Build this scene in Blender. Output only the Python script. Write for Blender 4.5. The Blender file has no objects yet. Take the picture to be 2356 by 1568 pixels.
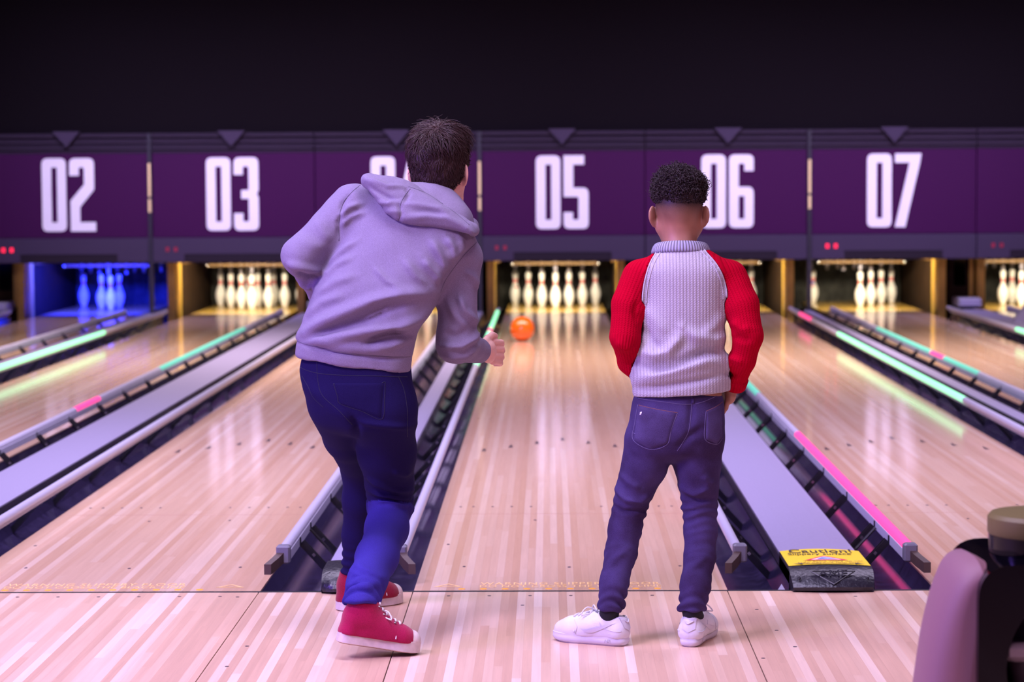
import bpy, bmesh, math, random
import numpy as np
from mathutils import Vector, Matrix, noise
from mathutils.bvhtree import BVHTree

random.seed(7)
RS = np.random.RandomState(11)
scene = bpy.context.scene
COL = scene.collection
R = math.radians

# ------------------------------------------------------------------ camera
cam_data = bpy.data.cameras.new('camera')
cam = bpy.data.objects.new('camera', cam_data)
COL.objects.link(cam)
cam_data.sensor_fit = 'HORIZONTAL'
cam_data.sensor_width = 36.0
cam_data.lens = 5467.5 / 2356 * 36.0
cr, cu, cf = (0.99986405, 0.01549852, -0.00562894), (0.00458449, 0.06662017, 0.99776788), (-0.01583893, 0.99765803, -0.06654006)
cam.matrix_world = Matrix(((cr[0], cu[0], -cf[0], -0.067), (cr[1], cu[1], -cf[1], -7.998), (cr[2], cu[2], -cf[2], 1.3845), (0, 0, 0, 1)))
cam_data.dof.use_dof = True
cam_data.dof.focus_distance = 7.1
cam_data.dof.aperture_fstop = 4.2
scene.camera = cam

# ------------------------------------------------------------------ exposure and world
scene.view_settings.view_transform = 'Standard'
scene.view_settings.look = 'None'
scene.view_settings.gamma = 1.0
scene.view_settings.use_curve_mapping = False
scene.view_settings.exposure = 0.0
world = bpy.data.worlds.new('hall')
scene.world = world
world.use_nodes = True
world.node_tree.nodes['Background'].inputs[0].default_value = (0.5, 0.15, 1.0, 1)
world.node_tree.nodes['Background'].inputs[1].default_value = 0.15

# ------------------------------------------------------------------ hall lamps
def area(name, loc, target, sx, sy, energy, color, spread=180):
    l = bpy.data.lights.new(name, 'AREA')
    l.shape = 'RECTANGLE'; l.size = sx; l.size_y = sy
    l.energy = energy; l.color = color; l.spread = R(spread)
    o = bpy.data.objects.new(name, l); COL.objects.link(o)
    o.location = loc
    o.rotation_euler = (Vector(target) - Vector(loc)).to_track_quat('-Z', 'Y').to_euler()
    return o

area('approach_lamp', (-0.8, -1.6, 4.4), (-0.5, -1.1, 0.0), 4.0, 1.2, 155, (0.68, 0.60, 0.95), 130)
area('house_lamp', (-3.1, -3.9, 4.35), (0.0, -0.7, 0.5), 1.5, 1.0, 430, (0.72, 0.57, 1.0))
area('house_lamp', (3.4, -5.2, 4.3), (0.4, -0.6, 0.5), 1.5, 1.0, 130, (0.95, 0.55, 0.85))
area('violet_lamp', (-4.8, -3.4, 2.3), (-0.2, -0.8, 0.7), 1.2, 1.0, 225, (0.26, 0.12, 1.0))
area('lane_lamp', (-2.6, 3.4, 4.4), (-2.6, 3.4, 0), 6.0, 3.4, 325, (0.77, 0.66, 0.96), 125)
area('lane_lamp', (4.2, 3.6, 4.4), (4.2, 3.6, 0), 6.0, 3.2, 285, (0.77, 0.66, 0.96), 125)
area('far_lamp', (-2.4, 10.5, 4.4), (-2.4, 10.5, 0), 6.0, 2.5, 305, (1.0, 0.81, 0.83), 110)
area('far_lamp', (3.6, 10.5, 4.4), (3.6, 10.5, 0), 6.0, 2.5, 305, (1.0, 0.81, 0.83), 110)
area('sign_fill', (-3.0, 12.5, 4.3), (-3.0, 16.3, 1.15), 5.5, 0.4, 92, (0.69, 0.57, 1.0), 60)  # added lamps that brighten the number signs, no fixture seen
area('sign_fill', (3.0, 12.5, 4.3), (3.0, 16.3, 1.15), 5.5, 0.4, 92, (0.69, 0.57, 1.0), 60)

# ------------------------------------------------------------------ materials
def new_mat(name):
    m = bpy.data.materials.new(name); m.use_nodes = True
    nt = m.node_tree
    return m, nt, nt.nodes['Principled BSDF']

def N(nt, typ, **kw):
    n = nt.nodes.new(typ)
    for k, v in kw.items():
        if k.startswith('i_'):
            n.inputs[k[2:].replace('_', ' ')].default_value = v
        elif k[0] == 'I' and k[1:].isdigit():
            n.inputs[int(k[1:])].default_value = v
        else:
            setattr(n, k, v)
    return n

def MA(nt, op, a, b=None, c=None):
    n = nt.nodes.new('ShaderNodeMath'); n.operation = op
    for i, v in enumerate((a, b, c)):
        if v is None: continue
        if isinstance(v, (int, float)): n.inputs[i].default_value = v
        else: nt.links.new(v, n.inputs[i])
    return n.outputs[0]

def mat(name, col, rough=0.5, metal=0.0, spec=0.5, emit=None, estr=0.0, coat=0.0, noise_s=0.0, noise_amt=0.15, bump=0.0, bump_s=200.0, alpha=1.0, sheen=0.0):
    m, nt, b = new_mat(name)
    b.inputs['Base Color'].default_value = (*col, 1)
    b.inputs['Roughness'].default_value = rough
    b.inputs['Metallic'].default_value = metal
    b.inputs['Specular IOR Level'].default_value = spec
    b.inputs['Coat Weight'].default_value = coat
    b.inputs['Coat Roughness'].default_value = 0.08
    b.inputs['Sheen Weight'].default_value = sheen
    b.inputs['Sheen Roughness'].default_value = 0.5
    b.inputs['Alpha'].default_value = alpha
    if emit:
        b.inputs['Emission Color'].default_value = (*emit, 1)
        b.inputs['Emission Strength'].default_value = estr
    tc = None
    if noise_s or bump:
        tc = nt.nodes.new('ShaderNodeTexCoord')
    if noise_s:
        nz = N(nt, 'ShaderNodeTexNoise', i_Scale=noise_s, i_Detail=5.0)
        nt.links.new(tc.outputs['Object'], nz.inputs['Vector'])
        mr = N(nt, 'ShaderNodeMapRange', I1=0.25, I2=0.75, I3=1 - noise_amt, I4=1 + noise_amt)
        nt.links.new(nz.outputs['Fac'], mr.inputs[0])
        mx = N(nt, 'ShaderNodeVectorMath', operation='SCALE', I0=col)
        nt.links.new(mr.outputs[0], mx.inputs['Scale'])
        nt.links.new(mx.outputs[0], b.inputs['Base Color'])
    if bump:
        nz2 = N(nt, 'ShaderNodeTexNoise', i_Scale=bump_s, i_Detail=3.0)
        nt.links.new(tc.outputs['Object'], nz2.inputs['Vector'])
        bp = N(nt, 'ShaderNodeBump', i_Strength=bump, i_Distance=0.004)
        nt.links.new(nz2.outputs['Fac'], bp.inputs['Height'])
        nt.links.new(bp.outputs[0], b.inputs['Normal'])
    return m

BOARD = 1.0668 / 39

def wood_mat(name, tints, rough, seg, grain=0.10, coat=0.0):
    m, nt, b = new_mat(name)
    geo = nt.nodes.new('ShaderNodeNewGeometry')
    sp = nt.nodes.new('ShaderNodeSeparateXYZ'); nt.links.new(geo.outputs['Position'], sp.inputs[0])
    bi = MA(nt, 'FLOOR', MA(nt, 'DIVIDE', MA(nt, 'ADD', sp.outputs[0], 0.5334), BOARD))
    w1 = N(nt, 'ShaderNodeTexWhiteNoise', noise_dimensions='1D'); nt.links.new(bi, w1.inputs['W'])
    sg = MA(nt, 'FLOOR', MA(nt, 'ADD', MA(nt, 'DIVIDE', sp.outputs[1], seg), MA(nt, 'MULTIPLY', w1.outputs['Value'], 17.0)))
    w2 = N(nt, 'ShaderNodeTexWhiteNoise', noise_dimensions='2D')
    cb = nt.nodes.new('ShaderNodeCombineXYZ'); nt.links.new(bi, cb.inputs[0]); nt.links.new(sg, cb.inputs[1])
    nt.links.new(cb.outputs[0], w2.inputs['Vector'])
    f = MA(nt, 'ADD', MA(nt, 'MULTIPLY', w1.outputs['Value'], 0.74), MA(nt, 'MULTIPLY', w2.outputs['Value'], 0.26))
    rp = nt.nodes.new('ShaderNodeValToRGB')
    el = rp.color_ramp.elements
    while len(el) < len(tints): el.new(0.5)
    for i, t in enumerate(tints):
        el[i].position = 0.15 + 0.7 * i / (len(tints) - 1); el[i].color = (*t, 1)
    nt.links.new(f, rp.inputs[0])
    mp = N(nt, 'ShaderNodeMapping'); mp.inputs['Scale'].default_value = (60, 2.2, 1)
    off = nt.nodes.new('ShaderNodeCombineXYZ'); nt.links.new(MA(nt, 'MULTIPLY', w2.outputs['Value'], 31.0), off.inputs[1])
    nt.links.new(off.outputs[0], mp.inputs['Location']); nt.links.new(geo.outputs['Position'], mp.inputs['Vector'])
    nz = N(nt, 'ShaderNodeTexNoise', i_Scale=1.0, i_Detail=6.0, i_Roughness=0.65); nt.links.new(mp.outputs[0], nz.inputs['Vector'])
    mr = N(nt, 'ShaderNodeMapRange', I1=0.3, I2=0.7, I3=1 - grain, I4=1 + grain); nt.links.new(nz.outputs['Fac'], mr.inputs[0])
    sc = N(nt, 'ShaderNodeVectorMath', operation='SCALE'); nt.links.new(rp.outputs[0], sc.inputs[0]); nt.links.new(mr.outputs[0], sc.inputs['Scale'])
    nt.links.new(sc.outputs[0], b.inputs['Base Color'])
    b.inputs['Roughness'].default_value = rough
    b.inputs['Coat Weight'].default_value = coat
    b.inputs['Coat Roughness'].default_value = 0.1
    return m

M = {}
M['lane'] = wood_mat('lane_wood', [(0.64, 0.40, 0.26), (0.67, 0.43, 0.29), (0.70, 0.47, 0.33), (0.77, 0.56, 0.43)], 0.11, 1.1, 0.06)
M['approach'] = wood_mat('approach_wood', [(0.58, 0.365, 0.245), (0.63, 0.405, 0.275), (0.69, 0.48, 0.345), (0.80, 0.63, 0.51)], 0.30, 0.9, 0.08)
M['seam'] = mat('dark_seam', (0.02, 0.012, 0.014), 0.6)
M['black_line'] = mat('black_line', (0.012, 0.01, 0.016), 0.4)
M['gutter'] = mat('gutter_plastic', (0.026, 0.019, 0.055), 0.13, spec=0.6, noise_s=30, noise_amt=0.4)
M['black'] = mat('black_plastic', (0.008, 0.007, 0.011), 0.35)
M['black_rough'] = mat('black_tape', (0.014, 0.012, 0.02), 0.32, bump=0.8, bump_s=60)
M['rail'] = mat('rail_white_plastic', (0.47, 0.44, 0.58), 0.35)
M['divider'] = mat('divider_grey', (0.285, 0.25, 0.39), 0.45, noise_s=90, noise_amt=0.06)
M['divider_edge'] = mat('divider_edge_trim', (0.03, 0.026, 0.042), 0.25)
M['green'] = mat('green_led', (0.15, 0.6, 0.35), 0.4, emit=(0.34, 1.0, 0.52), estr=1.25)
M['teal'] = mat('teal_led', (0.12, 0.4, 0.34), 0.4, emit=(0.10, 0.75, 0.50), estr=0.6)
M['pink'] = mat('pink_led', (0.5, 0.05, 0.16), 0.4, emit=(1.0, 0.06, 0.30), estr=1.15)
M['cap_brown'] = mat('cap_rubber', (0.06, 0.032, 0.028), 0.6)
M['cap_grey'] = mat('cap_grey', (0.13, 0.12, 0.17), 0.5)
M['steel'] = mat('steel', (0.6, 0.58, 0.6), 0.25, metal=1.0)
M['yellow_label'] = mat('yellow_label', (0.85, 0.62, 0.02), 0.45)
M['label_red'] = mat('label_red', (0.75, 0.06, 0.08), 0.5)
M['label_white'] = mat('label_white', (0.85, 0.82, 0.85), 0.5)
M['label_ink'] = mat('label_ink', (0.03, 0.02, 0.03), 0.5)
M['label_blue'] = mat('label_blue', (0.12, 0.2, 0.55), 0.5)
M['label_grey'] = mat('label_grey_ink', (0.5, 0.36, 0.06), 0.5)
M['floor_yellow'] = mat('floor_yellow_print', (0.90, 0.58, 0.24), 0.4)
M['floor_orange'] = mat('floor_orange_dot', (0.95, 0.42, 0.03), 0.4)
M['film'] = mat('clear_film', (0.8, 0.74, 0.78), 0.25, alpha=0.14)
M['mark'] = mat('inlaid_mark', (0.05, 0.03, 0.045), 0.4)
M['joint'] = mat('joint_line', (0.36, 0.19, 0.13), 0.4)
M['pin'] = mat('pin_white', (0.86, 0.84, 0.78), 0.25)
M['pin_red'] = mat('pin_red', (0.75, 0.03, 0.03), 0.3)
M['pin_blue'] = mat('pin_blue', (0.03, 0.04, 0.4), 0.3)
M['ball'] = mat('ball_orange', (0.92, 0.16, 0.01), 0.12, coat=0.5)
M['ceiling'] = mat('ceiling_black', (0.006, 0.005, 0.008), 0.9)
M['wall'] = mat('wall_black', (0.006, 0.004, 0.006), 0.95, spec=0.1)
M['mask_panel'] = mat('mask_purple', (0.041, 0.0045, 0.046), 0.6, spec=0.10)
M['mask_grey'] = mat('mask_grey', (0.042, 0.028, 0.058), 0.7, spec=0.2)
M['mask_trim'] = mat('mask_trim', (0.024, 0.014, 0.030), 0.7, spec=0.2)
M['mask_dark'] = mat('mask_dark', (0.014, 0.008, 0.016), 0.7, spec=0.2)
M['digit'] = mat('digit_white', (0.78, 0.76, 0.80), 0.7)
M['post'] = mat('post_black', (0.012, 0.009, 0.02), 0.5)
M['cream'] = mat('cream_strip', (0.8, 0.62, 0.3), 0.35)
M['red_led'] = mat('red_led', (0.5, 0.02, 0.05), 0.4, emit=(1, 0.02, 0.08), estr=1.6)
M['red_led_dim'] = mat('red_led_dim', (0.3, 0.02, 0.05), 0.4, emit=(1, 0.02, 0.08), estr=0.15)
M['yellow_wood'] = mat('yellow_wood', (0.85, 0.52, 0.08), 0.45, noise_s=6, noise_amt=0.15)
M['bar_yellow'] = mat('bar_yellow', (0.11, 0.05, 0.005), 0.6, noise_s=6, noise_amt=0.15)
M['deck'] = mat('pin_deck_wood', (0.62, 0.38, 0.08), 0.16, noise_s=5, noise_amt=0.15)
M['brown_wood'] = mat('brown_wood', (0.028, 0.012, 0.004), 0.8, spec=0.2, noise_s=8, noise_amt=0.3)
M['curtain'] = mat('pit_curtain', (0.05, 0.048, 0.042), 0.85, noise_s=9, noise_amt=0.6)
M['machine'] = mat('machine_grey', (0.30, 0.28, 0.34), 0.5)
M['fender'] = mat('fender_mauve', (0.235, 0.112, 0.135), 0.6)
M['gloss_black'] = mat('gloss_black', (0.002, 0.0015, 0.003), 0.10, spec=0.28)
M['olive'] = mat('olive_cap', (0.13, 0.10, 0.025), 0.5)
M['grey_drum'] = mat('drum_grey', (0.34, 0.28, 0.30), 0.5)

# ------------------------------------------------------------------ mesh helpers
class MB:
    def __init__(s): s.v = []; s.f = []; s.m = []
    def add(s, vs, fs, mi=0):
        n = len(s.v); s.v += [tuple(map(float, v)) for v in vs]
        s.f += [tuple(i + n for i in f) for f in fs]; s.m += [mi] * len(fs); return s
    def box(s, x0, x1, y0, y1, z0, z1, mi=0):
        return s.add([(x0, y0, z0), (x1, y0, z0), (x1, y1, z0), (x0, y1, z0), (x0, y0, z1), (x1, y0, z1), (x1, y1, z1), (x0, y1, z1)],
                     [(0, 3, 2, 1), (4, 5, 6, 7), (0, 1, 5, 4), (1, 2, 6, 5), (2, 3, 7, 6), (3, 0, 4, 7)], mi)
    def cbox(s, x0, x1, y0, y1, z0, z1, c=0.004, mi=0):
        # box with chamfered vertical and horizontal edges (three stacked octagon rings)
        def ring(i, z):
            a, b, p, q = x0 + i, x1 - i, y0 + i, y1 - i
            return [(a + c, p, z), (b - c, p, z), (b, p + c, z), (b, q - c, z), (b - c, q, z), (a + c, q, z), (a, q - c, z), (a, p + c, z)]
        rings = [ring(c, z0), ring(0, z0 + c), ring(0, z1 - c), ring(c, z1)]
        return s.loft(rings, True, True, True, mi)
    def loft(s, rings, closed=True, cap0=False, cap1=False, mi=0):
        n = len(rings[0]); vs = [v for r in rings for v in r]; fs = []
        m = n if closed else n - 1
        for i in range(len(rings) - 1):
            for j in range(m):
                a = i * n + j; b = i * n + (j + 1) % n
                fs.append((a, b, b + n, a + n))
        if cap0: fs.append(tuple(range(n - 1, -1, -1)))
        if cap1: fs.append(tuple(range((len(rings) - 1) * n, len(rings) * n)))
        return s.add(vs, fs, mi)
    def extrude_y(s, prof, y0, y1, cap=True, mi=0):   # prof: (x, z) ring
        return s.loft([[(x, y0, z) for x, z in prof], [(x, y1, z) for x, z in prof]], True, cap, cap, mi)
    def tube(s, path, rad, n=6, cap=True, mi=0):
        path = [Vector(p) for p in path]; rings = []
        rr = rad if hasattr(rad, '__len__') else [rad] * len(path)
        up = None
        for i, p in enumerate(path):
            t = (path[min(i + 1, len(path) - 1)] - path[max(i - 1, 0)])
            if t.length < 1e-9: t = Vector((0, 0, 1))
            t.normalize()
            if up is None: up = t.orthogonal().normalized()
            up = (up - t * up.dot(t))
            up = up.normalized() if up.length > 1e-6 else t.orthogonal().normalized()
            sd = t.cross(up)
            rings.append([tuple(p + (up * math.cos(2 * math.pi * k / n) + sd * math.sin(2 * math.pi * k / n)) * rr[i]) for k in range(n)])
        return s.loft(rings, True, cap, cap, mi)
    def lathe(s, prof, n=20, cx=0, cy=0, cap=True, mi=0):  # prof (r, z)
        rings = [[(cx + r * math.cos(2 * math.pi * k / n), cy + r * math.sin(2 * math.pi * k / n), z) for k in range(n)] for r, z in prof]
        return s.loft(rings, True, cap, cap, mi)
    def mesh(s, name, mats, smooth=False):
        me = bpy.data.meshes.new(name)
        me.from_pydata(s.v, [], s.f)
        for m in (mats if isinstance(mats, (list, tuple)) else [mats]): me.materials.append(M[m] if isinstance(m, str) else m)
        if isinstance(mats, (list, tuple)) and len(mats) > 1: me.polygons.foreach_set('material_index', s.m)
        if smooth: me.polygons.foreach_set('use_smooth', [True] * len(me.polygons))
        me.update()
        return me
    def build(s, name, mats, parent=None, smooth=False, loc=None):
        return place(name, s.mesh(name, mats, smooth), parent, loc)

def place(name, me, parent=None, loc=None):
    o = bpy.data.objects.new(name, me); COL.objects.link(o)
    if parent is not None: o.parent = parent
    if loc is not None: o.location = loc
    return o

def tag(o, label=None, cat=None, group=None, kind=None):
    if label: o['label'] = label
    if cat: o['category'] = cat
    if group: o['group'] = group
    if kind: o['kind'] = kind
    return o

def thing(name, loc, label, cat, group=None, kind=None):
    o = bpy.data.objects.new(name, None); COL.objects.link(o)
    o.empty_display_size = 0.1; o.location = loc
    return tag(o, label, cat, group, kind)

def smooth_by_angle(me, ang=40):
    me.polygons.foreach_set('use_smooth', [True] * len(me.polygons))
    try: me.set_sharp_from_angle(angle=R(ang))
    except Exception: pass

def text_mesh(txt, size, mat_name, extrude=0.0, align='CENTER', space=1.0, sx=1.0):
    cu_ = bpy.data.curves.new('lettering', 'FONT')
    cu_.body = txt; cu_.size = size; cu_.extrude = extrude; cu_.align_x = align; cu_.space_character = space; cu_.resolution_u = 3
    tmp = bpy.data.objects.new('tmp', cu_); COL.objects.link(tmp)
    dg = bpy.context.evaluated_depsgraph_get(); dg.update()
    me = bpy.data.meshes.new_from_object(tmp.evaluated_get(dg))
    bpy.data.objects.remove(tmp); bpy.data.curves.remove(cu_)
    if sx != 1.0:
        me.transform(Matrix.Diagonal((sx, 1, 1, 1)))
    me.materials.clear(); me.materials.append(M[mat_name])
    return me

def round_poly(pts, seg=5):
    # pts: (x, z, radius); returns outline with rounded corners
    out = []; n = len(pts)
    for i, (x, y, r) in enumerate(pts):
        p = Vector((x, y)); a = Vector(pts[i - 1][:2]); b = Vector(pts[(i + 1) % n][:2])
        if r <= 0: out.append((x, y)); continue
        da = (a - p); db = (b - p); la, lb = da.length, db.length
        da.normalize(); db.normalize()
        ang = da.angle(db); d = min(r / math.tan(ang / 2), la * 0.49, lb * 0.49)
        p0 = p + da * d; p1 = p + db * d
        for k in range(seg + 1):
            t = k / seg
            q = p0 * (1 - t) ** 2 + p * 2 * t * (1 - t) + p1 * t * t
            out.append((q.x, q.y))
    return out

def shape_mesh(contours, depth, mat_name):
    # flat shape with holes standing in the XZ plane, thickness along Y
    cu_ = bpy.data.curves.new('shape', 'CURVE'); cu_.dimensions = '2D'; cu_.fill_mode = 'BOTH'; cu_.extrude = depth / 2
    for c in contours:
        sp = cu_.splines.new('POLY'); sp.points.add(len(c) - 1)
        for p, (x, z) in zip(sp.points, c): p.co = (x, z, 0, 1)
        sp.use_cyclic_u = True
    tmp = bpy.data.objects.new('tmp', cu_); COL.objects.link(tmp)
    dg = bpy.context.evaluated_depsgraph_get(); dg.update()
    me = bpy.data.meshes.new_from_object(tmp.evaluated_get(dg))
    bpy.data.objects.remove(tmp); bpy.data.curves.remove(cu_)
    me.transform(Matrix.Rotation(R(90), 4, 'X'))
    me.materials.clear(); me.materials.append(M[mat_name])
    return me

# ------------------------------------------------------------------ the hall
HW = 0.5334; GN = 0.524; GW = 0.7075; GUT = 0.21
C = {5: 0.0}
C[4] = -(2 * HW + GN); C[6] = 2 * HW + GW; C[3] = C[4] - (2 * HW + GW); C[2] = C[3] - (2 * HW + GN)
C[7] = C[6] + 2 * HW + GN; C[8] = C[7] + 2 * HW + GW
LEN = 17.4

b = MB()
b.box(-9, 9, -12, 0, -0.2, -0.006, 0)
b.box(-9, 9, 0, 20.6, -0.3, -0.13, 1)
floor = tag(b.build('floor', ['seam', 'black']), 'pale pink maple approach floor in front of the bowling lanes', None, kind='structure')

b = MB(); b.box(-9, 9, -12, 20.6, 4.6, 4.8)
tag(b.build('ceiling', 'ceiling'), 'black ceiling of the bowling hall', kind='structure')
b = MB(); b.box(-9, 9, 16.44, 16.6, 1.86, 4.6); b.box(-9, 9, 20.4, 20.6, -0.13, 4.6)
tag(b.build('wall_far', 'wall'), 'black wall above the lane number signs', kind='structure')
b = MB(); b.box(-9.2, -9, -12, 20.6, -0.3, 4.8); tag(b.build('wall_left', 'wall'), 'dark side wall left of the lanes', kind='structure')
b = MB(); b.box(9, 9.2, -12, 20.6, -0.3, 4.8); tag(b.build('wall_right', 'wall'), 'dark side wall right of the lanes', kind='structure')

# approach planks: one board each, panels parted at the lane edges
def board_mesh(name, y0, y1, wid, m):
    bb = MB(); bb.box(-wid / 2, wid / 2, y0, y1, -0.0075, 0.0)
    return bb.mesh(name, m)
pm = board_mesh('plank', -3.0, -0.012, BOARD - 0.0001, 'approach')
edges = []
for k in (3, 4, 5, 6, 7):
    edges += [C[k] - HW, C[k] + HW]
edges = [e for e in edges if -3.0 < e < 2.95]
x = edges[0]
for e0, e1 in zip(edges[:-1], edges[1:]):
    n = max(1, round((e1 - e0) / BOARD)); wdt = (e1 - e0) / n
    for i in range(n):
        o = place('plank', pm, floor, (e0 + (i + 0.5) * wdt, 0, 0))
        sc = (wdt - 0.0001 - (0.0035 if i == n - 1 else 0)) / (BOARD - 0.0001)
        o.scale = (sc, 1, 1)
        if i == n - 1: o.location.x -= 0.0017
b = MB(); b.box(-9, edges[0] - 0.002, -3, -0.012, -0.0075, 0); b.box(edges[-1] + 0.002, 9, -3, -0.012, -0.0075, 0); b.box(-9, 9, -12, -3.002, -0.0075, 0)
b.build('board_field', 'approach', floor)
b = MB(); b.box(-9, 9, -0.011, 0.011, -0.006, 0.0004)
b.build('foul_line', 'black_line', floor)

def disc(r, z, n=14, ry=None):
    bb = MB(); ry = ry or r
    bb.loft([[(r * math.cos(2 * math.pi * k / n), ry * math.sin(2 * math.pi * k / n), zz) for k in range(n)] for zz in (z - 0.0008, z)], True, True, True)
    return bb
dm = disc(0.0062, 0.0006).mesh('dot_mark', 'mark')
for k in (4, 5, 6):
    for i in range(-3, 4):
        place('dot_mark', dm, floor, (C[k] + i * 5 * BOARD, -0.09, 0))
for (x, y) in ((-0.16, -0.27), (0.60, -0.36), (0.66, -0.98), (0.55, -1.15), (0.63, -0.72), (-0.98, -0.95), (-1.0, -1.25), (-1.12, -0.1), (0.95, -0.12)):
    place('dot_mark', dm, floor, (x, y, 0))

# ------------------------------------------------------------------ lanes
lane_plank = board_mesh('plank', 0.012, LEN, BOARD - 0.00015, 'lane')
ab = MB(); ab.loft([[(-0.013, -0.075, z), (0.013, -0.075, z), (0.0, 0.075, z)] for z in (0.0, 0.0006)], True, True, True)
arrow_me = ab.mesh('arrow_mark', 'mark')
small_dot = disc(0.006, 0.0006, 10, 0.012).mesh('dot_mark', 'mark')
ydot = disc(0.0125, 0.0007, 14).mesh('yellow_dot', 'floor_orange')
warn1 = text_mesh('WARNING SLIPPERY FLOOR', 0.068, 'floor_yellow', 0.0002, space=1.12, sx=0.66)
warn2 = text_mesh('DO NOT CROSS THE BLACK LINE', 0.056, 'floor_yellow', 0.0002, space=1.1, sx=0.68)
tri_me = None
def tri_ring(s, wd, name, mname, z=0.0006):
    bb = MB(); o_ = [(-s, -s * 0.5), (s, -s * 0.5), (0, s * 0.75)]
    i_ = [(x_ * (1 - wd), y_ * (1 - wd)) for x_, y_ in o_]
    for k in range(3):
        k2 = (k + 1) % 3
        bb.add([(*o_[k], z), (*o_[k2], z), (*i_[k2], z), (*i_[k], z)], [(0, 1, 2, 3)])
    return bb.mesh(name, mname)
lane_tri = tri_ring(0.05, 0.32, 'warning_triangle', 'floor_yellow')

NW = {2: 'two', 3: 'three', 4: 'four', 5: 'five', 6: 'six', 7: 'seven', 8: 'eight'}
LN = {2: 'blue lit pins under sign 02', 3: 'full rack under sign 03', 4: 'rack behind the person in the hoodie', 5: 'rolling orange ball', 6: 'rack behind the person in red sleeves', 7: 'five standing pins under sign 07', 8: 'lane at the right edge of the picture'}
for k in range(2, 9):
    L = thing('bowling_lane', (C[k], 0, 0), 'polished maple bowling lane %s with the %s' % (NW[k], LN[k]) if k != 8 else 'polished maple bowling lane eight at the right edge of the picture', 'bowling lane', 'bowling lanes')
    if k in (3, 4, 5, 6, 7):
        for i in range(39):
            place('plank', lane_plank, L, ((i - 19) * BOARD, 0, 0))
        bb = MB(); bb.box(-HW + 0.001, HW - 0.001, 0.012, LEN, -0.05, -0.0078)
        bb.build('lane_bed', 'seam', L)
    else:
        bb = MB(); bb.box(-HW, HW, 0.012, LEN, -0.05, 0)
        bb.build('lane_surface', 'lane', L)
    bb = MB(); bb.box(-HW, HW, LEN, 19.35, -0.05, 0.0)
    bb.build('pin_deck', 'deck', L)
    if k in (3, 4, 5, 6, 7):
        for i in range(-3, 4):
            place('arrow_mark', arrow_me, L, (i * 5 * BOARD, 4.8 - abs(i) * 0.17, 0))
        for i in (3, 5, 8, 11, 14):
            for s in (-1, 1):
                place('dot_mark', small_dot, L, (s * (19.5 - i) * BOARD, 2.11, 0))
        bb = MB(); bb.box(-HW, HW, 1.884, 1.888, -0.004, 0.0003); bb.build('joint_line', 'joint', L)
        for (x, y) in ((-0.38, 0.52), (0.0, 0.5), (0.4, 0.52), (-0.13, 1.7), (0.2, 1.72), (0.49, 1.0), (-0.46, 1.05)):
            place('dot_mark', small_dot, L, (x, y, 0))
        sg = -1 if k in (5, 7) else 1
        for i in range(10):
            place('yellow_dot', ydot, L, (sg * (i - 5) * 0.0743 * (1 if sg < 0 else -1) + (0 if sg < 0 else -0.05), 0.045, 0)) if sg > 0 else place('yellow_dot', ydot, L, ((i - 5) * 0.0743, 0.045, 0))
        off = 0.0 if sg < 0 else -0.05
        place('warning_line', warn1, L, (off, 0.125, 0.0008))
        place('warning_line', warn2, L, (off, 0.075, 0.0008))
        place('warning_triangle', lane_tri, L, (sg * 0.42, 0.11, 0.0004))

# gutters: shallow black channels
def gutter_mesh():
    top = [(0.0, -0.006), (0.004, -0.03), (0.02, -0.07), (0.05, -0.088), (0.16, -0.088), (0.19, -0.07), (0.204, -0.03), (0.2085, 0.02)]
    low = [(x_, z_ - 0.012) for x_, z_ in top[::-1]]
    bb = MB(); bb.extrude_y((top + low)[::-1], 0.014, 16.7)
    bb.add([(0, 0.013, -0.006), (0.208, 0.013, 0.0), (0.208, 0.013, -0.11), (0, 0.013, -0.11)], [(0, 3, 2, 1)])
    me = bb.mesh('gutter', 'gutter'); smooth_by_angle(me, 35); return me
gm = gutter_mesh()
SIDE = {-1: 'left', 1: 'right'}
for k in range(2, 9):
    for s in (-1, 1):
        if k == 8 and s == 1: continue
        o = place('gutter', gm, None, (C[k] + s * (HW + 0.0005), 0, 0)); o.scale = (s, 1, 1)
        tag(o, 'black plastic gutter along the %s edge of lane %s' % (SIDE[s], NW[k]), 'gutter', 'lane gutters')

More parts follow.
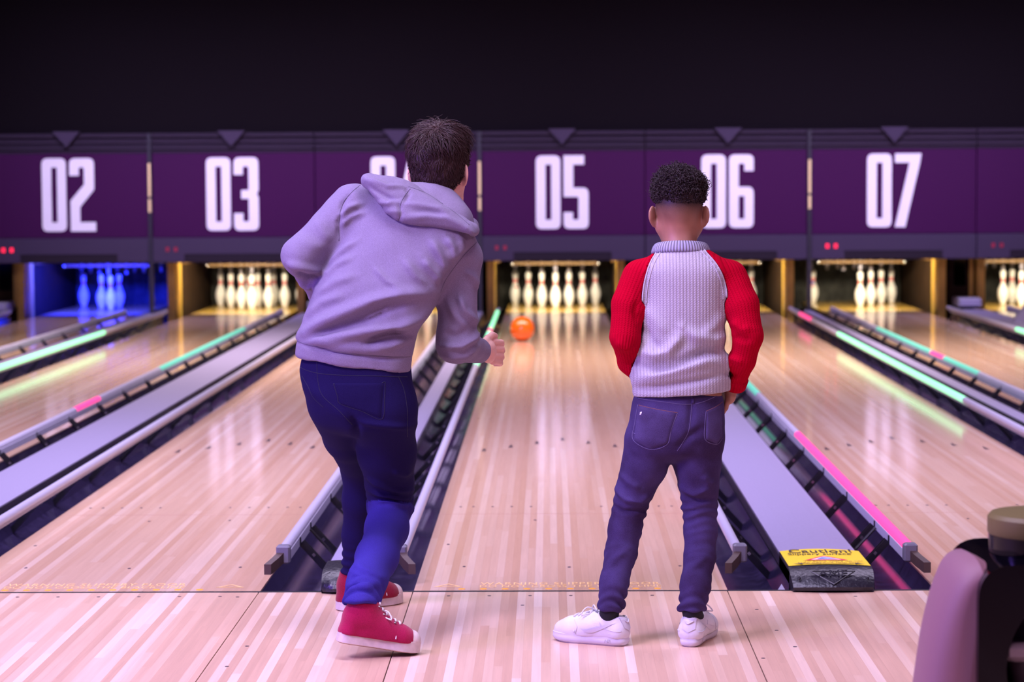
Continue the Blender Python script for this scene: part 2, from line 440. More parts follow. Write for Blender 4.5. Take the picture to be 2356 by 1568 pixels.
# dividers between the lanes
def divider(x0, x1, label, wide, caution):
    cx = (x0 + x1) / 2; hw = (x1 - x0) / 2 - 0.0015
    D = thing('lane_divider', (cx, 0, 0), label, 'divider', 'dividers between the lanes')
    prof = [(-hw + 0.006, 0.05), (hw - 0.006, 0.05), (hw - 0.006, 0.061), (hw * 0.5, 0.067), (0, 0.069), (-hw * 0.5, 0.067), (-hw + 0.006, 0.061)]
    bb = MB(); bb.extrude_y(prof, 0.38 if wide else 0.2, 16.3); bb.build('top_cover', 'divider', D)
    bb = MB()
    bb.box(-hw, -hw + 0.02, 0.02, 16.3, -0.11, 0.0575); bb.box(hw - 0.02, hw, 0.02, 16.3, -0.11, 0.0575)
    bb.build('side_skirt', 'divider_edge', D)
    # moulded end cap reaching over the foul line
    bb = MB(); rings = []
    e = hw
    for (y, z, q) in ((-0.035, 0.004, 0.90), (-0.038, 0.016, 0.95), (-0.02, 0.040, 0.98), (0.03, 0.062, 1.0), (0.07, 0.069, 1.0), (0.39 if wide else 0.22, 0.0695, 1.0)):
        n = 9
        bow = [0.022 * (1 - (abs(-1 + 2 * j / (n - 1))) ** 2.0) * (1 if y < 0.05 else 0.0) for j in range(n)]
        tops = [((-1 + 2 * j / (n - 1)) * e * q, y - bow[j], z + 0.004 * (1 - (-1 + 2 * j / (n - 1)) ** 2)) for j in range(n)]
        rings.append(tops + [(e * q, y, 0.001 if y < 0.012 else -0.1), (-e * q, y, 0.001 if y < 0.012 else -0.1)])
    bb.loft(rings, True, True, True)
    me = bb.mesh('end_cap', 'black_rough'); smooth_by_angle(me, 50)
    cap = place('end_cap', me, D)
    if caution:
        n = 9; bb = MB(); top = []; bot = []
        for j in range(n):
            u = -1 + 2 * j / (n - 1)
            top.append((u * e * 0.985, 0.40 + 0.03 * (1 - u * u), 0.0712 + 0.004 * (1 - u * u)))
            bot.append((u * e * 0.985, 0.075 + 0.012 * (1 - u * u), 0.0712 + 0.004 * (1 - u * u)))
        bb.loft([bot, top], False)
        bb.loft([[(p[0], p[1], p[2] - 0.006) for p in bot], [(p[0], p[1], p[2] - 0.006) for p in top]], False)
        lab = bb.build('caution_label', 'yellow_label', D)
        tag(lab, 'yellow caution label with red warning triangle')
        z = 0.0765
        place('lettering', text_mesh('Caution!', 0.105, 'label_ink', 0.0003, sx=0.62), lab, (0.0, 0.335, z))
        place('lettering', text_mesh('Slippery surface', 0.05, 'label_ink', 0.0003, sx=0.70), lab, (-0.01, 0.288, z))
        place('warning_triangle', tri_ring(0.075, 0.3, 'warning_triangle', 'label_red', 0.0002), lab, (0.0, 0.205, z))
        bb = MB(); s = 0.053; bb.add([(-s, -s * 0.5, 0), (s, -s * 0.5, 0), (0, s * 0.75, 0)], [(0, 1, 2)]); bb.build('triangle_field', 'label_white', lab, loc=(0, 0.205, z + 0.0001))
        bb = MB(); bb.add([(-0.03, -0.012, 0), (-0.01, 0.02, 0), (0.012, 0.012, 0), (0.03, -0.012, 0), (0.008, -0.004, 0)], [(0, 4, 3, 2, 1)]); bb.add([(-0.035, -0.022, 0), (0.04, -0.022, 0), (0.03, -0.014, 0), (-0.02, -0.014, 0)], [(0, 1, 2, 3)])
        bb.build('slip_symbol', 'label_blue', lab, loc=(0, 0.205, z + 0.0006))
        place('lettering', text_mesh('To avoid injury do not', 0.034, 'label_grey', 0.0003, sx=0.66), lab, (0.02, 0.140, z))
        place('lettering', text_mesh('step beyond foul line', 0.034, 'label_grey', 0.0003, sx=0.74), lab, (0.0, 0.108, z))
        bb = MB(); bb.box(-0.10, 0.10, 0.0, 0.004, 0, 0.0004); bb.add([(-0.125, 0.002, 0.0003), (-0.09, -0.008, 0.0003), (-0.09, 0.012, 0.0003)], [(0, 1, 2)]); bb.add([(0.125, 0.002, 0.0003), (0.09, 0.012, 0.0003), (0.09, -0.008, 0.0003)], [(0, 1, 2)])
        bb.build('double_arrow', 'label_ink', lab, loc=(0, 0.094, z - 0.001))
        bb = MB(); bb.loft([[(-e - 0.045, y_, -0.082), (-e - 0.002, y_, -0.012), (-e - 0.002, y_, -0.020), (-e - 0.045, y_, -0.087)] for y_ in (0.03, 0.24)], True, True, True); bb.build('side_plate', 'rail', D)
        # raised triangle and letters on the sloping nose
        tilt = math.atan2(0.045, 0.06)
        rot = Matrix.Translation((0, -0.034, 0.0475)) @ Matrix.Rotation(tilt, 4, 'X')
        bb = MB()
        tp = [(-0.075, 0.032), (0.075, 0.032), (0.0, -0.03)]
        for q in range(3):
            a_, c_ = Vector(tp[q]), Vector(tp[(q + 1) % 3])
            bb.tube([(a_.x, a_.y, 0.0), (c_.x, c_.y, 0.0)], 0.0024, 6)
        me = bb.mesh('raised_triangle', 'black'); me.transform(rot); place('raised_triangle', me, cap)
        me = text_mesh('AMF', 0.042, 'black_rough', 0.002, sx=1.25); me.transform(rot @ Matrix.Translation((0, 0.006, 0.001))); place('raised_letters', me, cap)
        for sx_ in (-1, 1):
            bb = MB(); bb.lathe([(0.0055, 0.0), (0.0055, 0.003), (0.003, 0.005)], 10)
            me = bb.mesh('screw', 'black'); me.transform(rot @ Matrix.Translation((sx_ * 0.115, 0.0, -0.002))); place('screw', me, cap)
    return D

divider(C[2] - HW - GUT - (GW - 2 * GUT), C[2] - HW - GUT, 'wide grey divider at the left edge beyond lane 02', True, False)
divider(C[2] + HW + GUT, C[3] - HW - GUT, 'narrow divider between the blue lit lane and its right neighbour', False, False)
divider(C[3] + HW + GUT, C[4] - HW - GUT, 'wide flat lavender grey divider between lanes 03 and 04', True, False)
divider(C[4] + HW + GUT, C[5] - HW - GUT, 'narrow divider with taped black end beside the person in the hoodie', False, False)
divider(C[5] + HW + GUT, C[6] - HW - GUT, 'wide lavender grey divider with yellow caution label on its end', True, True)
divider(C[6] + HW + GUT, C[7] - HW - GUT, 'narrow divider on the right beside the rail with bright green section', False, False)
divider(C[7] + HW + GUT, C[8] - HW - GUT, 'wide divider at the right edge between lanes 07 and 08', True, False)

# bumper rails
RA, RZ = 0.058, 0.095
def tube_prof(s, r):
    return [(-s * 0.006 + r * math.cos(2 * math.pi * k / 16), RZ + 0.006 + r * math.sin(2 * math.pi * k / 16)) for k in range(16)][::-1]
def plate_prof(s):
    p = [(s * 0.006, 0.062), (s * 0.015, 0.062), (s * 0.015, 0.094), (s * 0.010, 0.098), (s * 0.006, 0.098)]
    return p[::-1] if s > 0 else p
def bracket_mesh(s):
    bb = MB()
    p = [(s * x_, z_) for x_, z_ in [(0.012, 0.066), (0.030, 0.082), (0.152, -0.052), (0.134, -0.068)]]
    bb.extrude_y(p if s > 0 else p[::-1], -0.003, 0.003)
    bb.extrude_y(p if s > 0 else p[::-1], 0.020, 0.024)
    q = [(s * x_, z_) for x_, z_ in [(0.012, 0.066), (0.016, 0.070), (0.138, -0.064), (0.134, -0.068)]]
    bb.extrude_y(q if s > 0 else q[::-1], -0.003, 0.024)
    bb.box(min(s * 0.015, s * 0.019), max(s * 0.015, s * 0.019), -0.004, 0.010, 0.066, 0.094)
    return bb.mesh('bracket', 'black')
brk = {s: bracket_mesh(s) for s in (-1, 1)}
def clip_mesh(s):
    bb = MB()
    p = [(s * x_, z_) for x_, z_ in [(0.058, 0.030), (0.066, 0.037), (0.074, 0.028), (0.066, 0.021)]]
    bb.extrude_y(p if s > 0 else p[::-1], -0.0045, -0.003)
    return bb.mesh('bracket_clip', 'steel')
clp = {s: clip_mesh(s) for s in (-1, 1)}
def bumper(k, s, segs, label):
    Rr = thing('bumper_rail', (C[k] + s * (HW + RA), 0, 0), label, 'bumper rail', 'bumper rails over the gutters')
    bb = MB(); bb.extrude_y(tube_prof(s, 0.0185), 0.23, 16.0)
    me = bb.mesh('rail_tube', 'rail'); smooth_by_angle(me, 40); place('rail_tube', me, Rr)
    bb = MB(); bb.extrude_y(plate_prof(s), 0.23, 16.0); bb.build('back_plate', 'rail', Rr)
    for (y0, y1, m_) in segs:
        bb = MB(); bb.extrude_y(tube_prof(s, 0.0196), y0, y1)
        me = bb.mesh('light_tube', m_); smooth_by_angle(me, 40)
        tag(place('light_tube', me, Rr), {'green': 'glowing pale green light section', 'teal': 'glowing teal light section', 'pink': 'glowing pink light section'}[m_])
    ys = [0.62, 1.0] + [1.0 + 0.84 * i for i in range(1, 18)]
    for i, y in enumerate(ys):
        o = place('bracket', brk[s], Rr, (0, y, 0))
        if i < 8: place('bracket_clip', clp[s], o)
    bb = MB(); bb.tube([(s * 0.020, 0.95, 0.075), (s * 0.145, 0.95, -0.062)], 0.006, 6); bb.build('strut', 'black', Rr)
    # end cap: grey clip and brown paddle bent over the lane edge
    bb = MB(); bb.cbox(-0.024, 0.024, 0.195, 0.245, RZ - 0.032, RZ + 0.032, 0.006)
    cp = bb.build('end_cap', 'cap_grey', Rr)
    p = [Vector((0, 0.215, RZ)), Vector((-s * 0.022, 0.165, RZ - 0.020)), Vector((-s * 0.046, 0.130, RZ - 0.038))]
    bb = MB(); rings = []
    for q, wv in zip(p, (0.020, 0.022, 0.019)):
        rings.append([(q.x - 0.012, q.y, q.z - 0.020), (q.x + 0.012, q.y + 0.0, q.z - 0.020), (q.x + 0.012, q.y, q.z + 0.016), (q.x - 0.012, q.y, q.z + 0.016)])
    bb.loft(rings, True, True, True); bb.build('paddle', 'cap_brown', cp)
    return Rr
rails = [
    (2, -1, [], 'short view of lavender bumper rail at the left picture edge'),
    (2, 1, [], 'plain lavender bumper rail on the right of lane 02'),
    (3, -1, [(4.0, 12.6, 'green')], 'bumper rail with long glowing green section left of lane 03'),
    (3, 1, [(5.45, 6.17, 'pink'), (8.4, 12.98, 'teal')], 'bumper rail with short pink and long teal sections right of lane 03'),
    (4, -1, [], 'plain pale bumper rail left of lane 04 beside the wide divider'),
    (4, 1, [], 'plain lavender bumper rail right of lane 04 beside the person in the hoodie'),
    (5, -1, [(8.6, 12.3, 'green'), (12.3, 12.75, 'pink'), (12.75, 15.6, 'green')], 'bumper rail left of lane 05 glowing green near the pins'),
    (5, 1, [(1.6, 2.6, 'pink')], 'bumper rail right of lane 05 behind the legs in blue jeans'),
    (6, -1, [(0.25, 4.0, 'pink'), (6.25, 9.2, 'teal')], 'bumper rail glowing pink beside the yellow caution label'),
    (6, 1, [(5.88, 11.94, 'green'), (13.95, 15.0, 'pink')], 'bumper rail with bright green section right of lane 06'),
    (7, -1, [(7.72, 9.1, 'teal'), (9.1, 9.7, 'pink'), (9.7, 12.6, 'teal')], 'bumper rail with teal and pink sections left of lane 07'),
    (7, 1, [(6.0, 12.45, 'green')], 'bumper rail right of lane 07 with green end'),
    (8, -1, [], 'lavender bumper rail left of lane 08'),
]
for a_ in rails: bumper(*a_)

# ------------------------------------------------------------------ masking units with the lane numbers
PXM = 1 / 225.0
ZERO = [[(0, 0, 14), (56, 0, 14), (56, 168, 14), (0, 168, 14)], [(22, 21, 0), (35, 21, 0), (35, 147, 0), (22, 147, 0)]]
DIG = {
    '0': ZERO,
    '2': [[(0, 40, 0), (0, 0, 14), (57, 0, 14), (57, 72, 8), (24, 112, 6), (24, 147, 0), (60, 147, 0), (60, 168, 0), (2, 168, 0), (2, 98, 8), (34, 60, 6), (34, 21, 5), (22, 21, 5), (22, 40, 0)]],
    '3': [[(0, 40, 0), (0, 0, 14), (57, 0, 14), (57, 76, 6), (53, 84, 0), (57, 92, 6), (57, 168, 14), (0, 168, 14), (0, 128, 0), (21, 128, 0), (21, 147, 4), (34, 147, 4), (34, 95, 0), (17, 95, 0), (17, 75, 0), (34, 75, 0), (34, 21, 4), (21, 21, 4), (21, 40, 0)]],
    '4': [[(24, 0, 0), (46, 0, 0), (22, 106, 0), (34, 106, 0), (34, 70, 0), (56, 70, 0), (56, 168, 0), (34, 168, 0), (34, 127, 0), (0, 127, 0), (0, 102, 0)]],
    '5': [[(0, 0, 0), (47, 0, 0), (47, 21, 0), (22, 21, 0), (22, 74, 0), (57, 74, 14), (57, 168, 14), (0, 168, 14), (0, 130, 0), (21, 130, 0), (21, 147, 4), (34, 147, 4), (34, 95, 4), (0, 95, 0)]],
    '6': [[(0, 0, 14), (56, 0, 14), (56, 38, 0), (35, 38, 0), (35, 21, 4), (22, 21, 4), (22, 74, 0), (56, 74, 14), (56, 168, 14), (0, 168, 14)], [(22, 95, 0), (35, 95, 0), (35, 147, 0), (22, 147, 0)]],
    '7': [[(0, 0, 0), (60, 0, 0), (57, 21, 0), (24, 168, 0), (0, 168, 0), (33, 21, 0), (0, 21, 0)]],
    '8': [[(0, 0, 14), (56, 0, 14), (56, 168, 14), (0, 168, 14)], [(22, 21, 0), (35, 21, 0), (35, 74, 0), (22, 74, 0)], [(22, 95, 0), (35, 95, 0), (35, 147, 0), (22, 147, 0)]],
}
dig_me = {d: shape_mesh([round_poly([(x_ * PXM, (168 - y_) * PXM, r_ * PXM) for x_, y_, r_ in c_]) for c_ in cs], 0.012, 'digit') for d, cs in DIG.items()}
PITCH = 1.6838; POST0 = -0.773
SY = 16.28
unit_left = {k: POST0 + (k - 5) * PITCH for k in range(2, 9)}
bulb = {2: 'red_led', 7: 'red_led'}
for k in range(2, 9):
    x0 = unit_left[k]; cx = x0 + PITCH / 2; hw = PITCH / 2 - 0.004
    U = thing('masking_unit', (cx, SY, 0), 'dark purple masking unit with the large white figures zero %s' % NW[k], 'sign', 'lane number signs')
    bb = MB(); bb.cbox(-hw, hw, 0, 0.05, 0.84, 1.70, 0.004); pn = bb.build('panel', 'mask_panel', U)
    bb = MB()
    for (z0, z1, dy) in ((1.702, 1.735, 0.0), (1.737, 1.775, -0.02), (1.777, 1.80, 0.0), (1.802, 1.84, -0.018), (1.842, 1.862, 0.0), (1.864, 1.905, -0.024)):
        bb.cbox(-hw, hw, dy, 0.05, z0, z1, 0.004)
    bb.build('cornice', 'mask_trim', U)
    bb = MB(); bb.loft([[(-0.14, y_, 1.925), (0.14, y_, 1.925), (0.0, y_, 1.765)] for y_ in (-0.075, 0.0)], True, True, True)
    bb.build('wedge_ornament', 'mask_grey', U)
    bb = MB(); bb.cbox(-hw, hw, -0.025, 0.06, 0.585, 0.838, 0.006); lb = bb.build('lower_band', 'mask_grey', U)
    bb = MB(); bb.cbox(-0.5, 0.5, -0.03, -0.018, 0.587, 0.675, 0.003); bb.build('vent_slot', 'mask_dark', lb)
    bb = MB(); bb.cbox(-0.5, 0.5, -0.034, -0.02, 0.664, 0.674, 0.002); bb.build('slot_lip', 'mask_dark', lb)
    for i in (0, 1):
        bb = MB()
        xx = -hw + 0.15 + i * 0.085
        bb.box(xx, xx + 0.032, -0.029, -0.022, 0.70, 0.712); bb.box(xx, xx + 0.010, -0.029, -0.022, 0.70, 0.742); bb.box(xx + 0.022, xx + 0.032, -0.029, -0.022, 0.70, 0.742); bb.box(xx, xx + 0.032, -0.029, -0.022, 0.730, 0.742)
        bb.build('indicator_digit', bulb.get(k, 'red_led_dim'), lb)
    place('digit', dig_me['0'], pn, (-61.5 * PXM + 0.005, -0.004, 0.909))
    place('digit', dig_me[str(k)], pn, (2.0 * PXM + 0.005, -0.004, 0.909))
for k, nm in ((3, 'right of the blue lit lane'), (5, 'right of the person in the hoodie'), (7, 'right of the person in red sleeves')):
    x = unit_left[k] - (0.014 if k == 7 else 0)
    Pp = thing('masking_post', (x, SY - 0.03, 0), 'slim black post with cream strip ' + nm, 'post', 'posts between the signs')
    bb = MB(); bb.cbox(-0.02, 0.02, -0.02, 0.05, -0.13, 1.905, 0.004); bb.build('shaft', 'post', Pp)
    bb = MB()
    bb.box(-0.013, 0.013, -0.026, -0.018, 1.26, 1.60); bb.box(-0.013, 0.013, -0.026, -0.018, 1.10, 1.235)
    bb.build('cream_strip', 'cream', Pp)

# ------------------------------------------------------------------ pin area
INCH = 0.0254
prof = [(2.031, 0), (2.3, 0.12), (2.828, 0.75), (3.906, 2.25), (4.510, 3.375), (4.766, 4.5), (4.563, 5.875), (3.703, 7.25), (2.472, 8.625), (1.965, 9.375), (1.797, 10), (1.870, 10.875), (2.094, 11.75), (2.406, 12.625), (2.547, 13.5), (2.3, 14.3), (1.7, 14.75), (0.9, 14.95), (0.2, 15.0)]
def catm(pts, n=3):
    out = []
    for i in range(len(pts) - 1):
        p = [pts[max(i - 1, 0)], pts[i], pts[i + 1], pts[min(i + 2, len(pts) - 1)]]
        for k in range(n):
            t = k / n
            out.append(tuple(0.5 * (2 * p[1][c] + (p[2][c] - p[0][c]) * t + (2 * p[0][c] - 5 * p[1][c] + 4 * p[2][c] - p[3][c]) * t * t + (3 * p[1][c] - p[0][c] - 3 * p[2][c] + p[3][c]) * t ** 3) for c in (0, 1)))
    return out + [pts[-1]]
pin_prof = [(d / 2 * INCH, z * INCH) for d, z in catm(prof)]
pin_me = MB().lathe(pin_prof, 24).mesh('bowling_pin', 'pin', True)
def pin_r(z):
    return float(np.interp(z, [p[1] for p in pin_prof], [p[0] for p in pin_prof]))
def band(z0, z1, m_, name, a0=0, a1=360):
    bb = MB(); n = 24; rings = []
    for i in range(5):
        z = z0 + (z1 - z0) * i / 4; r = pin_r(z) + 0.0006
        rings.append([(r * math.cos(R(a0 + (a1 - a0) * k / n)), r * math.sin(R(a0 + (a1 - a0) * k / n)), z) for k in range(n if a1 - a0 == 360 else n + 1)])
    bb.loft(rings, a1 - a0 == 360)
    return bb.mesh(name, m_, True)
st1 = band(0.247, 0.262, 'pin_red', 'neck_stripe'); st2 = band(0.270, 0.285, 'pin_red', 'neck_stripe'); mk = band(0.185, 0.205, 'pin_red', 'crown_mark', -18, 18)
mkb = band(0.215, 0.245, 'pin_blue', 'blue_patch', -50, 30)
RW = 0.264
PINS = {1: (0, 0), 2: (-1, 1), 3: (1, 1), 4: (-2, 2), 5: (0, 2), 6: (2, 2), 7: (-3, 3), 8: (-1, 3), 9: (1, 3), 10: (3, 3)}
WORD = {1: 'front headpin', 2: 'second row left pin', 3: 'second row right pin', 4: 'third row left pin', 5: 'third row middle pin', 6: 'third row right pin', 7: 'back row far left pin', 8: 'back row inner left pin', 9: 'back row inner right pin', 10: 'back row far right pin'}
RACK = {2: [1, 2, 5, 7], 3: list(range(1, 11)), 4: list(range(1, 11)), 5: list(range(1, 11)), 6: list(range(1, 11)), 7: [1, 3, 6, 10, 7], 8: [1, 2, 5, 3]}
first = True
for k in range(2, 9):
    for p in RACK[k]:
        ux, uy = PINS[p]
        o = place('bowling_pin', pin_me, None, (C[k] + ux * 0.1524 + (0.02 if k == 2 else 0.025 if (k, p) == (7, 7) else 0), 18.288 + uy * RW, 0.0))
        o.rotation_euler.z = random.uniform(0, 6.28) if not (k == 5 and p == 7) else R(-70)
        tag(o, 'white bowling pin with red neck stripes, %s on lane %s' % (WORD[p], NW[k]) if k != 2 else 'blue lit bowling pin with magenta stripes, %s on lane two' % WORD[p], 'bowling pin', 'bowling pins on the decks')
        place('neck_stripe', st1, o); place('neck_stripe', st2, o); place('crown_mark', mk, o)
        if k == 7 and p == 7:
            place('blue_patch', mkb, o); o.rotation_euler.z = R(-100)
    # pin deck lamp behind the masking unit
    col = (1.0, 0.86, 0.62) if k != 2 else (0.012, 0.02, 1.0)
    area('deck_lamp', (C[k], 17.08, 0.66), (C[k], 18.7, 0.08), 0.8, 0.08, 34 if k != 2 else 300, col, 140)
    # machinery: kickbacks, table bar with cups, curtain
    for s in (-1, 1):
        if (k, s) in ((7, -1), (2, 1)): continue
        e = C[k] + s * HW
        K = thing('kickback', (e + s * 0.15, 16.95, 0), 'brown kickback board with yellow front edge on the %s of lane %s pins' % (SIDE[s], NW[k]), 'side board', 'kickback boards beside the pins')
        bb = MB(); bb.cbox(-0.03, 0.03, 0.45, 3.1, -0.13, 0.575, 0.004); bb.build('side_board', 'brown_wood', K)
        bb = MB(); bb.cbox(-0.04, 0.04, 0, 0.45, -0.13, 0.575, 0.006); bb.build('front_edge', 'yellow_wood', K)
        bb = MB(); bb.cbox(min(0, -s * 0.09), max(0, -s * 0.09), 0.45, 1.3, 0.53, 0.578, 0.004); bb.build('top_rail', 'bar_yellow', K)
    T = thing('pinsetter', (C[k], 18.2, 0), 'pinsetter table bar with cups above the pins of lane %s' % NW[k], 'pinsetter', 'pinsetters')
    bb = MB(); bb.cbox(-0.46, 0.46, -0.03, 0.03, 0.475, 0.51, 0.004); bb.build('table_bar', 'bar_yellow', T)
    bb = MB(); bb.box(-0.55, 0.55, 0.0, 1.1, 0.52, 0.56); bb.build('table', 'mask_dark', T)
    for s in (-1, 1):
        bb = MB(); bb.lathe([(0.002, -0.022), (0.016, -0.015), (0.022, 0), (0.016, 0.015), (0.002, 0.022)], 12); bb.build('chrome_knob', 'steel', T, True, (s * 0.475, -0.02, 0.49))
    cupm = MB().lathe([(0.012, 0.385), (0.02, 0.42), (0.02, 0.52)], 10).mesh('pin_cup', 'machine')
    for p in range(1, 11):
        place('pin_cup', cupm, T, (PINS[p][0] * 0.1524, 0.088 + PINS[p][1] * RW, 0))
    bb = MB()
    n = 40; rings = []
    for z in (-0.1, 0.7):
        rings.append([(-0.66 + 1.32 * i / n, 0.03 * math.sin(i * 1.1) * (1 if z < 0 else 0.4), z) for i in range(n + 1)])
    bb.loft(rings, False); bb.loft([[(x_, y_ + 0.02, z_) for x_, y_, z_ in r_] for r_ in rings], False)
    tag(bb.build('pit_curtain', 'curtain', None, True, (C[k], 19.75, 0)), 'dark grey pit curtain behind the pins of lane %s' % NW[k], 'curtain', 'pit curtains')
# machine fronts seen in the wide gaps between lane pairs
for cx, lab in (((C[3] + C[4]) / 2, 'left of the person in the hoodie'), ((C[5] + C[6]) / 2, 'behind the person in red sleeves'), ((C[7] + C[8]) / 2, 'near the right picture edge'), (C[2] - HW - GW / 2, 'at the left picture edge')):
    P_ = thing('machine_front', (cx, 17.1, 0), 'brown machine front board with dark opening ' + lab, 'machine', 'machine fronts')
    bb = MB(); bb.box(-0.15, 0.15, 0, 0.04, -0.1, 0.27); bb.box(-0.15, -0.06, 0, 0.04, 0.27, 0.6); bb.box(0.07, 0.15, 0, 0.04, 0.27, 0.6); bb.build('front_board', 'brown_wood', P_)
    bb = MB(); bb.cbox(0.10, 0.14, -0.03, 0.0, 0.1, 0.58, 0.004); bb.build('edge_strip', 'yellow_wood', P_)
    Bx = thing('ball_tunnel', (cx + 0.02, 16.55, 0), 'small grey ball tunnel box ' + lab, 'machine', 'ball tunnel boxes')
    bb = MB(); bb.cbox(-0.12, 0.12, 0, 0.4, 0.069, 0.17, 0.015); bb.build('housing', 'machine', Bx)
    bb = MB(); bb.cbox(-0.10, 0.10, -0.012, 0.0, 0.085, 0.155, 0.004); bb.build('front_plate', 'divider', Bx)
bb = MB(); bb.loft([[(-0.10, y_, 0.0), (0.14, y_, 0.0), (0.03, y_, 0.17)] for y_ in (0, 0.12)], True, True, True)
tag(bb.build('wedge_cover', 'divider', None, False, (C[8] - HW - GUT * 0.8 - 0.12, 14.0, 0.069)), 'lavender wedge shaped cover on the divider beside lane 08', 'cover')

# added narrow violet spot lamps imitating ghost reflections on lanes 02 and 03
for (x, y) in ((-3.57, 11.57), (-3.26, 10.02), (-3.82, 10.27), (-3.88, 11.69), (-3.85, 12.27), (-3.37, 11.31), (-3.22, 11.3), (-3.5, 10.17)):
    l = bpy.data.lights.new('ghost_spot', 'SPOT'); l.energy = 55; l.color = (0.16, 0.06, 1.0); l.spot_size = R(2.0); l.spot_blend = 0.5; l.shadow_soft_size = 0.01
    o = bpy.data.objects.new('ghost_spot', l); COL.objects.link(o)
    o.location = (-1.0, 3.0, 4.4); o.rotation_euler = (Vector((x, y, 0)) - Vector(o.location)).to_track_quat('-Z', 'Y').to_euler()

# ------------------------------------------------------------------ orange ball
bb = MB(); n = 24; rr = 0.108
bb.lathe([(max(0.0005, rr * math.sin(math.pi * i / n)), -rr * math.cos(math.pi * i / n)) for i in range(n + 1)], 40)
ball = tag(bb.build('bowling_ball', 'ball', None, True, (-0.307, 12.75, 0.1082)), 'bright orange bowling ball rolling down lane 05', 'bowling ball')
for ang, el in ((60, 30), (80, 32), (70, 12)):
    d = Vector((math.cos(R(ang)) * math.cos(R(el)), math.sin(R(ang)) * math.cos(R(el)), math.sin(R(el))))
    bb = MB(); bb.lathe([(0.013, -0.001), (0.013, 0.0008), (0.006, 0.0009)], 12)
    me = bb.mesh('finger_hole', 'black'); me.transform(Matrix.Translation(d * rr) @ d.to_track_quat('Z', 'Y').to_matrix().to_4x4()); place('finger_hole', me, ball)

def smooth_path2(p):
    return catm(p, 3)

# ------------------------------------------------------------------ ball return in the foreground
BY = -3.15
BR = thing('ball_return', (0.99, BY, 0), 'black ball return with mauve curved side panels in the right foreground', 'ball return')
def rrect(x0, x1, z0, z1, r, seg=8): return round_poly([(x0, z0, 0), (x1, z0, 0), (x1, z1, r), (x0, z1, r)], seg)
outer = rrect(-0.183, 0.183, 0.0, 0.600, 0.075)
cir = [(0.03 + 0.155 * math.cos(2 * math.pi * k / 48), 0.385 + 0.165 * math.sin(2 * math.pi * k / 48)) for k in range(48)]
fr = place('face_frame', shape_mesh([outer, cir], 0.05, 'gloss_black'), BR)
bv = fr.modifiers.new('soft', 'BEVEL'); bv.width = 0.014; bv.segments = 4; bv.limit_method = 'ANGLE'
bb = MB(); bb.extrude_y(rrect(-0.183, 0.183, 0.0, 0.598, 0.075)[::-1], 0.026, 0.34, False); me = bb.mesh('hood', 'gloss_black'); smooth_by_angle(me, 30); place('hood', me, BR)
bb = MB(); bb.extrude_y(rrect(-0.183, 0.183, 0.0, 0.598, 0.075)[::-1], 0.34, 0.36); bb.build('rear_wall', 'gloss_black', BR)
for s in (-1, 1):
    # curved fender: profile bows outwards towards the floor
    pts = [(0.312, 0.0), (0.304, 0.15), (0.296, 0.27), (0.286, 0.34), (0.273, 0.42), (0.257, 0.485), (0.240, 0.535), (0.220, 0.572), (0.196, 0.592), (0.172, 0.600)]
    pts = smooth_path2(pts)
    pr_ = [(s * x_, z_) for x_, z_ in pts] + [(s * 0.150, 0.590), (s * 0.186, 0.52), (s * 0.186, 0.0)]
    bb = MB(); rings = []
    for (y_, q) in ((0.002, 0.50), (0.008, 0.66), (0.020, 0.80), (0.038, 0.90), (0.062, 0.965), (0.095, 1.0), (0.18, 0.96), (0.26, 0.86), (0.33, 0.70)):
        rings.append([(s * 0.16 + (x_ - s * 0.16) * q, y_, z_ * (1 - (1 - q) * 0.12)) for x_, z_ in (pr_ if s < 0 else pr_[::-1])])
    bb.loft(rings, True, True, True)
    me = bb.mesh('side_panel', 'fender'); smooth_by_angle(me, 38); place('side_panel', me, BR)
bb = MB(); bb.lathe([(0.122, 0.598), (0.122, 0.636)], 32, 0.0, 0.17); me = bb.mesh('cap_ring', 'gloss_black'); smooth_by_angle(me); place('cap_ring', me, BR, (-0.005, 0, 0.0))
bb = MB(); bb.lathe([(0.120, 0.634), (0.124, 0.639), (0.124, 0.672), (0.117, 0.680), (0.03, 0.688)], 32, 0.0, 0.17); me = bb.mesh('top_cap', 'olive'); smooth_by_angle(me); place('top_cap', me, BR, (-0.005, 0, 0.0))
bb = MB(); bb.lathe([(0.001, 0.24), (0.06, 0.25), (0.10, 0.29), (0.118, 0.36), (0.112, 0.42), (0.085, 0.47), (0.04, 0.50), (0.001, 0.505)], 28, 0.03, 0.16); bb.build('lift_drum', 'grey_drum', BR, True)
bb = MB(); bb.cbox(-0.118, -0.02, 0.04, 0.10, 0.385, 0.425, 0.012); bb.build('drum_arm', 'grey_drum', BR)

